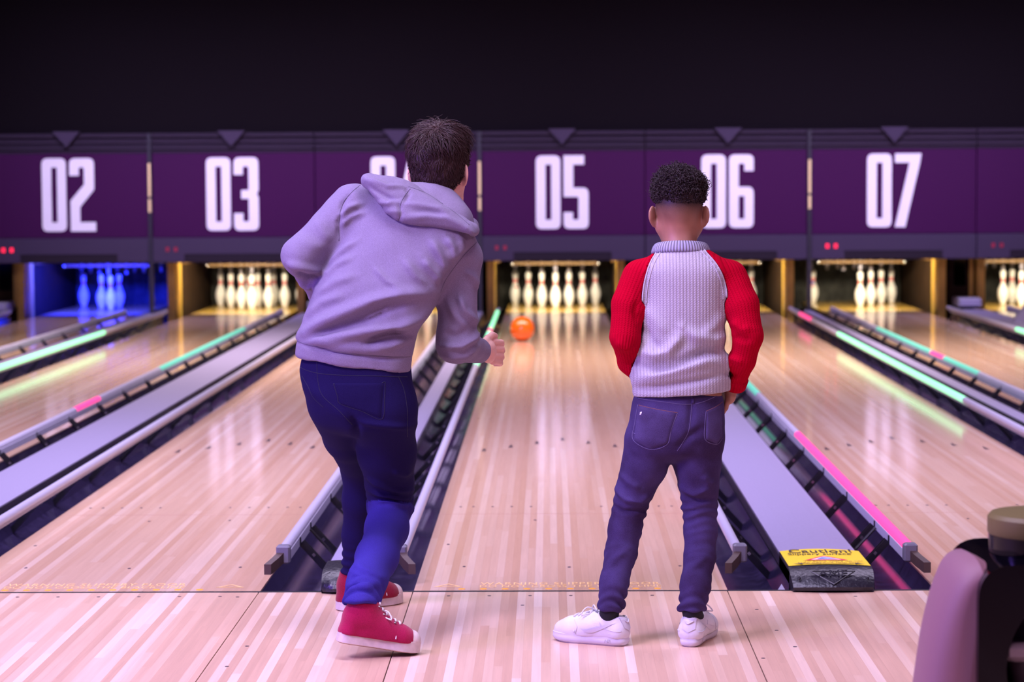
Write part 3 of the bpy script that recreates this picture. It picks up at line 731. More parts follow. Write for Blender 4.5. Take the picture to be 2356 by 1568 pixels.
# ------------------------------------------------------------------ soft shapes: distance fields meshed with surface nets
class Vol:
    def __init__(s, lo, hi, h):
        s.h = h; s.o = np.array(lo, np.float32)
        n = np.ceil((np.array(hi) - np.array(lo)) / h).astype(int) + 1
        s.n = n; s.F = np.full(n, 0.5, np.float32)
        s.ax = [(s.o[i] + h * np.arange(n[i])).astype(np.float32) for i in range(3)]
    def reg(s, lo, hi, pad):
        sl = []
        for i in range(3):
            a = int(max(0, math.floor((lo[i] - pad - s.o[i]) / s.h))); b_ = int(min(s.n[i], math.ceil((hi[i] + pad - s.o[i]) / s.h) + 1))
            sl.append(slice(a, max(a, b_)))
        sl = tuple(sl)
        X = s.ax[0][sl[0]][:, None, None]; Y = s.ax[1][sl[1]][None, :, None]; Z = s.ax[2][sl[2]][None, None, :]
        return sl, X, Y, Z
    def add(s, fn, lo, hi, k=0.01):
        sl, X, Y, Z = s.reg(lo, hi, k + 3 * s.h)
        d = fn(X, Y, Z); F = s.F[sl]
        if k > 0:
            hh = np.maximum(k - np.abs(F - d), 0) / k
            s.F[sl] = np.minimum(F, d) - hh * hh * k * 0.25
        else: s.F[sl] = np.minimum(F, d)
        return s
    def cut(s, fn, lo=None, hi=None, k=0.004):
        lo = s.o if lo is None else lo; hi = s.o + s.h * s.n if hi is None else hi
        sl, X, Y, Z = s.reg(lo, hi, k + 3 * s.h)
        d = -fn(X, Y, Z); F = s.F[sl]
        hh = np.maximum(k - np.abs(F - d), 0) / k
        s.F[sl] = np.maximum(F, d) + hh * hh * k * 0.25
        return s
    def chain(s, pts, rad, k=0.015, sq=None):
        for (a, b_), (ra, rb) in zip(zip(pts[:-1], pts[1:]), zip(rad[:-1], rad[1:])):
            s.cone(a, b_, ra, rb, k, sq)
        return s
    def cone(s, a, b_, ra, rb, k=0.015, sq=None):
        a = np.array(a, np.float32); b_ = np.array(b_, np.float32); ab = b_ - a; L2 = max(float(ab @ ab), 1e-9)
        m = max(ra, rb)
        if sq: m *= max(1.0, 1.0 / min(sq))
        def fn(X, Y, Z):
            px, py, pz = X - a[0], Y - a[1], Z - a[2]
            t = np.clip((px * ab[0] + py * ab[1] + pz * ab[2]) / L2, 0, 1)
            dx, dy, dz = px - t * ab[0], py - t * ab[1], pz - t * ab[2]
            if sq: dx, dy, dz = dx * sq[0], dy * sq[1], dz * sq[2]
            return np.sqrt(dx * dx + dy * dy + dz * dz) - (ra + (rb - ra) * t)
        return s.add(fn, np.minimum(a, b_) - m, np.maximum(a, b_) + m, k)
    def ell(s, c, r, k=0.01, rot=None, cut=False):
        c = np.array(c, np.float32); r = np.array(r, np.float32); m = float(max(r))
        Rm = np.array(rot, np.float32) if rot is not None else None
        def fn(X, Y, Z):
            px, py, pz = X - c[0], Y - c[1], Z - c[2]
            if Rm is not None:
                px, py, pz = (Rm[0, i] * px + Rm[1, i] * py + Rm[2, i] * pz for i in range(3))
            k0 = np.sqrt((px / r[0]) ** 2 + (py / r[1]) ** 2 + (pz / r[2]) ** 2) + 1e-6
            k1 = np.sqrt((px / r[0] ** 2) ** 2 + (py / r[1] ** 2) ** 2 + (pz / r[2] ** 2) ** 2) + 1e-6
            return k0 * (k0 - 1) / k1
        return (s.cut if cut else s.add)(fn, c - m, c + m, k)
    def loft(s, secs, p=2.4, k=0.02, endk=0.02):
        # secs: (x_left, x_right, z, y_center, half_depth), any order
        secs = sorted(secs, key=lambda q: q[2])
        z = np.array([q[2] for q in secs]); zz = np.linspace(z[0], z[-1], 240)
        ker = np.exp(-0.5 * (np.arange(-15, 16) / 6.0) ** 2); ker /= ker.sum()
        tab = []
        for vals in ([(q[0] + q[1]) / 2 for q in secs], [(q[1] - q[0]) / 2 for q in secs], [q[3] for q in secs], [q[4] for q in secs]):
            v = np.interp(zz, z, vals); v = np.convolve(np.pad(v, 15, 'reflect', reflect_type='odd'), ker, 'valid'); tab.append(v.astype(np.float32))
        xl = min(q[0] for q in secs); xr = max(q[1] for q in secs); yl = min(q[3] - q[4] for q in secs); yr = max(q[3] + q[4] for q in secs)
        def fn(X, Y, Z):
            zf = Z.ravel()
            cx, a, cy, bb_ = (np.interp(zf, zz, t).astype(np.float32)[None, None, :] for t in tab)
            a = np.maximum(a, 0.005); bb_ = np.maximum(bb_, 0.005)
            u = np.abs(X - cx) / a; v = np.abs(Y - cy) / bb_
            d = ((u ** p + v ** p) ** (1 / p) - 1) * np.minimum(a, bb_)
            e = np.maximum(Z - z[-1], z[0] - Z)
            hh = np.maximum(endk - np.abs(d - e), 0) / endk
            return np.maximum(d, e) + hh * hh * endk * 0.25
        return s.add(fn, (xl, yl, z[0]), (xr, yr, z[-1]), k)
    def mesh(s):
        F = s.F; h = s.h; n = F.shape; S = F < 0
        cs = [(i, j, k) for i in (0, 1) for j in (0, 1) for k in (0, 1)]
        al = np.ones([q - 1 for q in n], bool); an = np.zeros_like(al)
        for i, j, k in cs:
            c = S[i:n[0] - 1 + i, j:n[1] - 1 + j, k:n[2] - 1 + k]; al &= c; an |= c
        act = an & ~al
        I = np.argwhere(act)
        acc = np.zeros((len(I), 3), np.float32); cnt = np.zeros(len(I), np.float32)
        val = {c: F[I[:, 0] + c[0], I[:, 1] + c[1], I[:, 2] + c[2]] for c in cs}
        for c in cs:
            for ax in range(3):
                if c[ax] == 0:
                    d = list(c); d[ax] = 1; d = tuple(d)
                    a, b_ = val[c], val[d]; m_ = (a < 0) != (b_ < 0)
                    t = np.where(m_, a / np.where(m_, a - b_, 1), 0)
                    p = np.tile(np.array(c, np.float32), (len(I), 1)); p[:, ax] += t
                    acc += p * m_[:, None]; cnt += m_
        V_ = s.o + h * (I + acc / cnt[:, None])
        idx = np.full(act.shape, -1, np.int32); idx[act] = np.arange(len(I))
        quads = []
        for ax in range(3):
            sl0 = [slice(None)] * 3; sl1 = [slice(None)] * 3
            sl0[ax] = slice(0, -1); sl1[ax] = slice(1, None)
            E = np.argwhere(S[tuple(sl0)] != S[tuple(sl1)])
            u, v = (ax + 1) % 3, (ax + 2) % 3
            ok = (E[:, u] > 0) & (E[:, v] > 0) & (E[:, u] < n[u] - 1) & (E[:, v] < n[v] - 1); E = E[ok]
            st = S[E[:, 0], E[:, 1], E[:, 2]]
            def cell(du, dv):
                q = E.copy(); q[:, u] -= du; q[:, v] -= dv
                return idx[q[:, 0], q[:, 1], q[:, 2]]
            Q = np.stack([cell(1, 1), cell(0, 1), cell(0, 0), cell(1, 0)], 1)
            Q[~st] = Q[~st][:, ::-1]
            quads.append(Q)
        Q = np.concatenate(quads); Q = Q[(Q >= 0).all(1)]
        return V_.astype(np.float64), Q

def vnormals(v, q):
    n = np.cross(v[q[:, 2]] - v[q[:, 0]], v[q[:, 3]] - v[q[:, 1]])
    out = np.zeros_like(v)
    for i in range(4): np.add.at(out, q[:, i], n)
    return out / (np.linalg.norm(out, axis=1, keepdims=True) + 1e-12)

def relax(v, q, it=2, lam=0.5):
    for _ in range(it):
        acc = np.zeros_like(v); cnt = np.zeros(len(v))
        for i in range(4):
            j = (i + 1) % 4
            np.add.at(acc, q[:, i], v[q[:, j]]); np.add.at(cnt, q[:, i], 1)
            np.add.at(acc, q[:, j], v[q[:, i]]); np.add.at(cnt, q[:, j], 1)
        v = v + lam * (acc / np.maximum(cnt, 1)[:, None] - v)
    return v

def dist_poly(px, pz, pts):
    pts = np.array(pts, float); best = np.full(len(px), 1e9); sgn = np.zeros(len(px)); tt = np.zeros(len(px))
    seg = np.linalg.norm(np.diff(pts, axis=0), axis=1); cum = np.concatenate([[0], np.cumsum(seg)]); tot = cum[-1]
    for i in range(len(pts) - 1):
        a, b_ = pts[i], pts[i + 1]; ab = b_ - a
        t = np.clip(((px - a[0]) * ab[0] + (pz - a[1]) * ab[1]) / (ab @ ab + 1e-12), 0, 1)
        dx, dz = px - a[0] - t * ab[0], pz - a[1] - t * ab[1]
        d = np.hypot(dx, dz); m_ = d < best
        best = np.where(m_, d, best); sgn = np.where(m_, np.sign(ab[0] * dz - ab[1] * dx), sgn); tt = np.where(m_, (cum[i] + t * seg[i]) / tot, tt)
    return best, sgn, tt

def fold(v, nrm, pts, amp, wid, face=0.25, skew=0.0):
    # raise (amp > 0) or press (amp < 0) a crease along a stroke drawn on the side facing -Y
    d, sg, t = dist_poly(v[:, 0], v[:, 2], pts)
    g = np.exp(-(d / wid) ** 2)
    if skew: g = g + skew * sg * (d / wid) * np.exp(-(d / wid) ** 2) * 1.6
    tap = np.clip(np.minimum(t, 1 - t) * 4.0, 0.12, 1) ** 0.7
    msk = np.clip((face - nrm[:, 1]) / 0.35, 0, 1)
    return v + nrm * (amp * g * tap * msk)[:, None]

def wob(p, f, seed=0):
    rs = np.random.RandomState(seed); out = 0
    for i in range(5):
        w = rs.normal(size=3); w /= np.linalg.norm(w); out = out + np.sin(p @ (w * f * (0.7 + 0.25 * i)) + rs.uniform(0, 6.28))
    return out / 3.2

def limb_coord(v, pts):
    # nearest point on a limb polyline: length along it and angle about it
    pts = np.array(pts, float); best = np.full(len(v), 1e9); along = np.zeros(len(v)); ang = np.zeros(len(v)); cum = 0.0
    for a, b_ in zip(pts[:-1], pts[1:]):
        ab = b_ - a; L = np.linalg.norm(ab); t = np.clip(((v - a) @ ab) / L ** 2, 0, 1)
        r = v - a - t[:, None] * ab; d = np.linalg.norm(r, axis=1); m_ = d < best
        e1 = np.cross(ab / L, (0, 1, 0)); e1 /= np.linalg.norm(e1); e2 = np.cross(ab / L, e1)
        best = np.where(m_, d, best); along = np.where(m_, cum + t * L, along); ang = np.where(m_, np.arctan2(r @ e2, r @ e1), ang)
        cum += L
    return best, along, ang

def np_mesh(name, v, q, mats, base=(0, 0, 0), smooth=True):
    me = bpy.data.meshes.new(name)
    me.from_pydata((v - np.array(base)).tolist(), [], q.tolist())
    for m_ in (mats if isinstance(mats, (list, tuple)) else [mats]): me.materials.append(M[m_] if isinstance(m_, str) else m_)
    if smooth: me.polygons.foreach_set('use_smooth', [True] * len(me.polygons))
    me.update(); return me

def attr(me, name, vals):
    a = me.attributes.new(name, 'FLOAT', 'POINT'); a.data.foreach_set('value', np.asarray(vals, np.float32))

def bvh_of(v, q): return BVHTree.FromPolygons([tuple(p) for p in v], [tuple(f) for f in q])
def resample(pts, step):
    pts = [Vector(p) for p in pts]; out = [pts[0]]
    for a, b_ in zip(pts[:-1], pts[1:]):
        n = max(1, int((b_ - a).length / step))
        for i in range(1, n + 1): out.append(a.lerp(b_, i / n))
    return out
def smooth_path(pts, n=6):
    pts = [np.array(p, float) for p in pts]; out = []
    for i in range(len(pts) - 1):
        p0, p1, p2, p3 = pts[max(i - 1, 0)], pts[i], pts[i + 1], pts[min(i + 2, len(pts) - 1)]
        for k in range(n):
            t = k / n
            out.append(0.5 * (2 * p1 + (p2 - p0) * t + (2 * p0 - 5 * p1 + 4 * p2 - p3) * t * t + (3 * p1 - p0 - 3 * p2 + p3) * t ** 3))
    out.append(pts[-1]); return [tuple(p) for p in out]
def drape(bvh, pts, frm, direction, off=0.0):
    out = []
    for p in pts:
        h_, n_, i_, d_ = bvh.ray_cast(Vector(frm(p)), Vector(direction))
        if h_ is not None:
            if n_.dot(Vector(direction)) > 0: n_ = -n_
            out.append(h_ + n_ * off)
    return out
def drape_tube(bvh, xz, rad, m_, name, parent, base, off=0.0, n=5, step=0.006):
    pts = resample([(x_, 0, z_) for x_, z_ in smooth_path(xz)], step)
    path = drape(bvh, pts, lambda p: (p.x, -3.0, p.z), (0, 1, 0), off)
    if len(path) < 2: return None
    runs = [[path[0]]]
    for p in path[1:]:
        if (p - runs[-1][-1]).length > 0.05: runs.append([])
        runs[-1].append(p)
    bb = MB()
    for r_ in runs:
        if len(r_) > 1: bb.tube([p - Vector(base) for p in r_], rad, n)
    return bb.build(name, m_, parent, True)
def drape_patch(bvh, tl, tr, bot, m_, name, parent, base, th=0.0025, nu=16, nv=16):
    # quad patch with a polyline bottom, laid on the -Y facing surface and slightly raised
    bb = MB(); grid = []
    def bl(u):
        L = len(bot) - 1; i = min(int(u * L), L - 1); t = u * L - i
        return (bot[i][0] + (bot[i + 1][0] - bot[i][0]) * t, bot[i][1] + (bot[i + 1][1] - bot[i][1]) * t)
    for j in range(nv + 1):
        row = []
        for i in range(nu + 1):
            u, v_ = i / nu, j / nv
            tx, tz = tl[0] + (tr[0] - tl[0]) * u, tl[1] + (tr[1] - tl[1]) * u; bx, bz = bl(u)
            x_, z_ = tx + (bx - tx) * v_, tz + (bz - tz) * v_
            h_, n_, _, _ = bvh.ray_cast(Vector((x_, -3.0, z_)), Vector((0, 1, 0)))
            if h_ is None: return None
            e = min(u, 1 - u, v_, 1 - v_)
            row.append(tuple(h_ + n_ * (th if e > 0.001 else -0.001) - Vector(base)))
        grid.append(row)
    bb.loft(grid, False)
    bb.f = [f[::-1] for f in bb.f]
    return bb.build(name, m_, parent, True)

def strands_mesh(paths, r0, n=3):
    vs = []; fs = []
    for path in paths:
        P = np.asarray(path, float); T = np.gradient(P, axis=0); T /= np.linalg.norm(T, axis=1, keepdims=True) + 1e-9
        up = np.cross(T, RS.normal(size=3)); up /= np.linalg.norm(up, axis=1, keepdims=True) + 1e-9; sd = np.cross(T, up)
        m_ = len(P); base_i = len(vs)
        for i in range(m_):
            r = r0 * (1 - 0.75 * (i / (m_ - 1)) ** 2)
            for k in range(n):
                a = 2 * math.pi * k / n
                vs.append(P[i] + (up[i] * math.cos(a) + sd[i] * math.sin(a)) * r)
        for i in range(m_ - 1):
            for k in range(n):
                a = base_i + i * n + k; b_ = base_i + i * n + (k + 1) % n
                fs.append((a, b_, b_ + n, a + n))
    return np.array(vs), fs

# ------------------------------------------------------------------ cloth, skin and hair materials
def knit_mat(name, col, period=0.0098, use_attr=False, row=0.007, amt=0.7, var=0.10, rc=0.24):
    m, nt, b = new_mat(name)
    tc = nt.nodes.new('ShaderNodeTexCoord'); sp = nt.nodes.new('ShaderNodeSeparateXYZ'); nt.links.new(tc.outputs['Object'], sp.inputs[0])
    if use_attr:
        a1 = N(nt, 'ShaderNodeAttribute', attribute_name='around'); a2 = N(nt, 'ShaderNodeAttribute', attribute_name='along')
        u, w = a1.outputs['Fac'], a2.outputs['Fac']
    else: u, w = sp.outputs[0], sp.outputs[2]
    su = MA(nt, 'MULTIPLY', u, 2 * math.pi / period)
    rib = MA(nt, 'POWER', MA(nt, 'ABSOLUTE', MA(nt, 'SINE', MA(nt, 'MULTIPLY', su, 0.5))), 0.7)
    tri = MA(nt, 'ABSOLUTE', MA(nt, 'SUBTRACT', MA(nt, 'FRACT', MA(nt, 'DIVIDE', u, period)), 0.5))
    st = MA(nt, 'SINE', MA(nt, 'ADD', MA(nt, 'MULTIPLY', w, 2 * math.pi / row), MA(nt, 'MULTIPLY', tri, 9.0)))
    hgt = MA(nt, 'ADD', rib, MA(nt, 'MULTIPLY', st, 0.22))
    bp = N(nt, 'ShaderNodeBump', i_Strength=amt, i_Distance=0.0022); nt.links.new(hgt, bp.inputs['Height']); nt.links.new(bp.outputs[0], b.inputs['Normal'])
    nz = N(nt, 'ShaderNodeTexNoise', i_Scale=260.0, i_Detail=3.0); nt.links.new(tc.outputs['Object'], nz.inputs['Vector'])
    f = MA(nt, 'ADD', MA(nt, 'MULTIPLY', rib, rc), MA(nt, 'ADD', 1.0 - rc * 0.9, MA(nt, 'MULTIPLY', MA(nt, 'SUBTRACT', nz.outputs['Fac'], 0.5), var * 2)))
    sc = N(nt, 'ShaderNodeVectorMath', operation='SCALE', I0=col); nt.links.new(f, sc.inputs['Scale']); nt.links.new(sc.outputs[0], b.inputs['Base Color'])
    b.inputs['Roughness'].default_value = 0.95; b.inputs['Specular IOR Level'].default_value = 0.15
    b.inputs['Sheen Weight'].default_value = 0.0; b.inputs['Specular IOR Level'].default_value = 0.03
    return m

def cloth_mat(name, col, fine=700.0, var=0.12, bump=0.35, col2=None, patch=5.0, rough=0.92, sheen=0.2, calf_light=None):
    m, nt, b = new_mat(name)
    tc = nt.nodes.new('ShaderNodeTexCoord')
    nz = N(nt, 'ShaderNodeTexNoise', i_Scale=fine, i_Detail=2.0); nt.links.new(tc.outputs['Object'], nz.inputs['Vector'])
    mr = N(nt, 'ShaderNodeMapRange', I1=0.3, I2=0.7, I3=1 - var, I4=1 + var); nt.links.new(nz.outputs['Fac'], mr.inputs[0])
    sc = N(nt, 'ShaderNodeVectorMath', operation='SCALE', I0=col); nt.links.new(mr.outputs[0], sc.inputs['Scale'])
    if col2:
        if calf_light:  # attribute masks light painted into the cloth colour
            at = N(nt, 'ShaderNodeAttribute', attribute_name=calf_light); fac = at.outputs['Fac']
        else:
            n2 = N(nt, 'ShaderNodeTexNoise', i_Scale=patch, i_Detail=3.0); nt.links.new(tc.outputs['Object'], n2.inputs['Vector'])
            m2 = N(nt, 'ShaderNodeMapRange', I1=0.4, I2=0.65); nt.links.new(n2.outputs['Fac'], m2.inputs[0]); fac = m2.outputs[0]
        sc2 = N(nt, 'ShaderNodeVectorMath', operation='SCALE', I0=col2); nt.links.new(mr.outputs[0], sc2.inputs['Scale'])
        mx = N(nt, 'ShaderNodeMix', data_type='VECTOR'); nt.links.new(fac, mx.inputs[0]); nt.links.new(sc.outputs[0], mx.inputs[4]); nt.links.new(sc2.outputs[0], mx.inputs[5])
        nt.links.new(mx.outputs[1], b.inputs['Base Color'])
    else: nt.links.new(sc.outputs[0], b.inputs['Base Color'])
    bp = N(nt, 'ShaderNodeBump', i_Strength=bump, i_Distance=0.001); nt.links.new(nz.outputs['Fac'], bp.inputs['Height']); nt.links.new(bp.outputs[0], b.inputs['Normal'])
    b.inputs['Roughness'].default_value = rough; b.inputs['Specular IOR Level'].default_value = 0.08; b.inputs['Sheen Weight'].default_value = sheen
    return m

def skin_mat(name, col, hair=None):
    m, nt, b = new_mat(name)
    tc = nt.nodes.new('ShaderNodeTexCoord')
    nz = N(nt, 'ShaderNodeTexNoise', i_Scale=30.0, i_Detail=4.0); nt.links.new(tc.outputs['Object'], nz.inputs['Vector'])
    mr = N(nt, 'ShaderNodeMapRange', I1=0.3, I2=0.7, I3=0.93, I4=1.07); nt.links.new(nz.outputs['Fac'], mr.inputs[0])
    sc = N(nt, 'ShaderNodeVectorMath', operation='SCALE', I0=col); nt.links.new(mr.outputs[0], sc.inputs['Scale'])
    if hair:
        at = N(nt, 'ShaderNodeAttribute', attribute_name='stubble')
        n2 = N(nt, 'ShaderNodeTexNoise', i_Scale=500.0, i_Detail=2.0); nt.links.new(tc.outputs['Object'], n2.inputs['Vector'])
        f = MA(nt, 'MULTIPLY', at.outputs['Fac'], MA(nt, 'ADD', 0.72, MA(nt, 'MULTIPLY', n2.outputs['Fac'], 0.5)))
        f = MA(nt, 'MINIMUM', f, 1.0)
        mx = N(nt, 'ShaderNodeMix', data_type='VECTOR'); nt.links.new(f, mx.inputs[0]); nt.links.new(sc.outputs[0], mx.inputs[4]); mx.inputs[5].default_value = hair
        nt.links.new(mx.outputs[1], b.inputs['Base Color'])
    else: nt.links.new(sc.outputs[0], b.inputs['Base Color'])
    b.inputs['Roughness'].default_value = 0.5
    b.inputs['Subsurface Weight'].default_value = 0.12; b.inputs['Subsurface Radius'].default_value = (0.012, 0.005, 0.003)
    return m

M['hoodie'] = cloth_mat('hoodie_grey_marl', (0.190, 0.155, 0.235), 600, 0.20, 0.4, sheen=0.05)
M['hoodie_seam'] = mat('hoodie_seam', (0.11, 0.09, 0.14), 0.9)
M['jeans_dark'] = cloth_mat('jeans_indigo', (0.0100, 0.0060, 0.046), 900, 0.3, 0.4, (0.042, 0.030, 0.24), 5, sheen=0.0, calf_light='calf_light')  # second, bluer colour paints the light on the right calf
M['jeans_seam'] = mat('jeans_seam', (0.010, 0.007, 0.036), 0.9)
M['jeans_blue'] = cloth_mat('jeans_blue', (0.034, 0.020, 0.062), 900, 0.32, 0.4, (0.058, 0.040, 0.125), 7, sheen=0.0)
M['jeans_pocket'] = cloth_mat('jeans_pocket', (0.040, 0.024, 0.066), 900, 0.32, 0.4, (0.065, 0.045, 0.125), 9, sheen=0.0)
M['jeans_stitch'] = mat('jeans_stitch', (0.16, 0.06, 0.07), 0.9)
M['jeans_stitch_blue'] = mat('jeans_stitch_blue', (0.10, 0.075, 0.18), 0.9)
M['rip_white'] = mat('jeans_rip', (0.7, 0.66, 0.75), 0.9)
M['skin_pink'] = skin_mat('skin_pale', (0.72, 0.38, 0.30))
M['skin_tan'] = skin_mat('skin_tan', (0.36, 0.16, 0.10), (0.022, 0.012, 0.014))
M['hair_brown'] = mat('hair_brown', (0.034, 0.013, 0.013), 0.45, spec=0.35)
M['hair_dark'] = mat('hair_dark', (0.020, 0.009, 0.011), 0.5, spec=0.3)
M['knit_grey'] = knit_mat('knit_grey', (0.40, 0.365, 0.41))
M['knit_red'] = knit_mat('knit_red', (0.385, 0.0004, 0.015), use_attr=True, amt=0.5, rc=0.16)
M['knit_collar'] = knit_mat('knit_collar', (0.34, 0.32, 0.42), period=0.0078, use_attr=True, row=0.02, amt=1.0, rc=0.5)
M['knit_seam'] = mat('knit_seam', (0.46, 0.42, 0.48), 0.95, bump=0.8, bump_s=300)
M['sock'] = mat('sock_black', (0.008, 0.007, 0.012), 0.95)
M['canvas'] = cloth_mat('canvas_magenta', (0.33, 0.006, 0.058), 500, 0.2, 0.5)
M['canvas_dark'] = cloth_mat('canvas_crimson', (0.24, 0.006, 0.032), 500, 0.25, 0.5)
M['rubber'] = mat('rubber_offwhite', (0.62, 0.52, 0.50), 0.55, noise_s=60, noise_amt=0.12)
M['rubber_sole'] = mat('rubber_sole', (0.28, 0.16, 0.10), 0.7, noise_s=50, noise_amt=0.3)
M['lace'] = mat('lace_white', (0.72, 0.66, 0.68), 0.9)
M['leather'] = mat('leather_white', (0.66, 0.64, 0.68), 0.45, bump=0.15, bump_s=150)
M['leather_mark'] = mat('leather_mark', (0.58, 0.55, 0.61), 0.4)
M['sole_white'] = mat('sole_white', (0.60, 0.56, 0.62), 0.55)

# ------------------------------------------------------------------ shoes
SW = [(0.0, 0.006), (0.015, 0.019), (0.05, 0.027), (0.12, 0.0325), (0.25, 0.0335), (0.42, 0.034), (0.55, 0.038), (0.68, 0.044), (0.78, 0.0445), (0.87, 0.039), (0.94, 0.029), (0.985, 0.016), (1.0, 0.005)]
def sole_ring(L, z, grow, toe_lift=0.0):
    ts = [t for t, _ in SW]; k = L / 0.265
    pts = []
    for sgn in (1, -1):
        row = []
        for t, w in SW:
            bend = 0.006 * math.sin(math.pi * t)
            row.append(((t - 0.5) * (L + 2 * grow) + 0.5 * L, sgn * (w * k + grow) + bend * 0.5, z + toe_lift * max(0, t - 0.75) ** 2 * 16))
        pts += row if sgn > 0 else row[::-1]
    return pts[::-1]
def make_shoe(kind, L, cloth, parent, base, heel, heading, pitch, side, label):
    Mx = Matrix.Translation(Vector(heel) - Vector(base)) @ Matrix.Rotation(R(heading), 4, 'Z') @ Matrix.Rotation(R(pitch), 4, 'Y')
    k = L / 0.265; hi = kind == 'high'
    vol = Vol((-0.02, -0.075, 0.0), (L + 0.02, 0.075, 0.20), 0.0026)
    sq = (1, 0.88, 1)
    if hi:
        P_ = [(0.87, 0.038, 0.026), (0.72, 0.044, 0.033), (0.56, 0.050, 0.036), (0.42, 0.062, 0.037), (0.30, 0.080, 0.040)]
        vol.chain([(t * L, 0, z * k) for t, z, r in P_], [r * k for t, z, r in P_], 0.02, sq)
        vol.chain([(0.115 * L, 0, 0.034 * k), (0.16 * L, 0, 0.085 * k), (0.24 * L, 0, 0.17 * k)], [0.031 * k, 0.034 * k, 0.036 * k], 0.02, sq)
        vol.chain([(0.29 * L, 0, 0.080 * k), (0.25 * L, 0, 0.17 * k)], [0.036 * k, 0.036 * k], 0.02, sq)

        vol.cone((0.30 * L, 0, 0.112 * k), (0.66 * L, 0, 0.044 * k), 0.029 * k, 0.030 * k, 0.02, sq)
        vol.cut(lambda X, Y, Z: 0.136 * k + 0.10 * (X - 0.25 * L) - Z + 0 * Y)
    else:
        P_ = [(0.88, 0.036, 0.029), (0.74, 0.043, 0.037), (0.58, 0.050, 0.039), (0.44, 0.060, 0.040), (0.30, 0.066, 0.038)]
        vol.chain([(t * L, 0, z * k) for t, z, r in P_], [r * k for t, z, r in P_], 0.02, sq)
        vol.chain([(0.115 * L, 0, 0.045 * k), (0.10 * L, 0, 0.092 * k)], [0.032 * k, 0.022 * k], 0.02, sq)
        vol.chain([(0.115 * L, 0, 0.05 * k), (0.34 * L, 0, 0.085 * k)], [0.034 * k, 0.028 * k], 0.02, sq)
        vol.ell((0.225 * L, 0, 0.118 * k), (0.056 * k, 0.031 * k, 0.05 * k), 0.006, cut=True)
    vol.chain([(t * L, 0, 0.036 * k) for t in (0.88, 0.76, 0.55, 0.30, 0.125)], [r * k for r in (0.026, 0.037, 0.034, 0.031, 0.029)], 0.015, (1, 0.9, 1))
    hs = (0.037 if hi else 0.034) * k
    vol.cut(lambda X, Y, Z: Z - (hs - 0.008) + 0 * X + 0 * Y)
    v, q = vol.mesh(); v = relax(v, q, 2)
    bv_ = bvh_of(v, q)
    me = np_mesh('shoe', v, q, cloth)
    S = place('shoe', me, parent); S.matrix_local = Mx; tag(S, label)
    def part(bb, name, m_, sm=True, par=S):
        return bb.build(name, m_, par, sm)
    bb = MB()
    if hi:
        rings = [sole_ring(L, 0.0015, -0.003), sole_ring(L, 0.004, 0.0015), sole_ring(L, hs, 0.001), sole_ring(L, hs + 0.002, -0.003), sole_ring(L, hs - 0.004, -0.012)]
    else:
        rings = [sole_ring(L, 0.0015, -0.004, 0.004), sole_ring(L, 0.005, 0.001, 0.003), sole_ring(L, 0.012, 0.003, 0.002), sole_ring(L, hs - 0.012, 0.0035), sole_ring(L, hs - 0.010, 0.0022), sole_ring(L, hs - 0.002, 0.003), sole_ring(L, hs, 0.0), sole_ring(L, hs - 0.004, -0.012)]
    bb.loft(rings, True, False, True)
    me = bb.mesh('midsole', 'rubber' if hi else 'sole_white'); smooth_by_angle(me, 50); place('midsole', me, S)
    bb = MB(); bb.loft([sole_ring(L, 0.0, -0.004, 0 if hi else 0.004), sole_ring(L, 0.0022, -0.0025, 0 if hi else 0.004)], True, True, False); part(bb, 'outsole', 'rubber_sole' if hi else 'sole_white', False)
    down = lambda p: (p[0], p[1], 0.4)
    if hi:
        tv = Vol((0.7 * L, -0.07, 0.0), (L + 0.02, 0.07, 0.1), 0.0026)
        tv.chain([(t * L, 0, z * k) for t, z, r in P_[:2]], [(r + 0.0022) * k for t, z, r in P_[:2]], 0.02, sq)
        tv.chain([(t * L, 0, 0.036 * k) for t in (0.88, 0.76)], [0.0285 * k, 0.0395 * k], 0.015, (1, 0.9, 1))
        tv.cut(lambda X, Y, Z: X - 0.80 * L + 6.0 * Y * Y + 0 * Z); tv.cut(lambda X, Y, Z: Z - hs * 0.9 + 0 * X + 0 * Y)
        tvv, tq = tv.mesh(); place('toe_cap', np_mesh('toe_cap', relax(tvv, tq, 2), tq, 'rubber'), S)
    rows = [0.70, 0.64, 0.58, 0.52, 0.46, 0.41] if hi else [0.68, 0.62, 0.56, 0.50, 0.45]
    for i, t in enumerate(rows):
        bb = MB()
        pth = drape(bv_, [((t + 0.02 * (j / 6 - 0.5)) * L, (-0.021 + 0.042 * j / 6) * k) for j in range(7)], down, (0, 0, -1), 0.002)
        if len(pth) > 2: bb.tube(pth, [0.0032] * len(pth), 5); part(bb, 'lace', 'lace' if hi else 'leather')
    # bow and loose ends
    bx, bz = (0.42 * L, 0.105 * k) if hi else (0.41 * L, 0.108 * k)
    bb = MB()
    for sg in (-1, 1):
        bb.tube(smooth_path([(bx, 0, bz), (bx + 0.022, sg * 0.022, bz + 0.012), (bx + 0.034, sg * 0.040, bz - 0.008), (bx + 0.016, sg * 0.026, bz - 0.006), (bx, 0, bz)]), 0.0022, 5)
        bb.tube(smooth_path([(bx, 0, bz), (bx + 0.030, sg * 0.018, bz - 0.006), (bx + 0.052, sg * 0.036, bz - 0.035), (bx + 0.056, sg * 0.047, bz - 0.062)]), 0.0020, 5)
    part(bb, 'lace_bow', 'lace' if hi else 'leather')
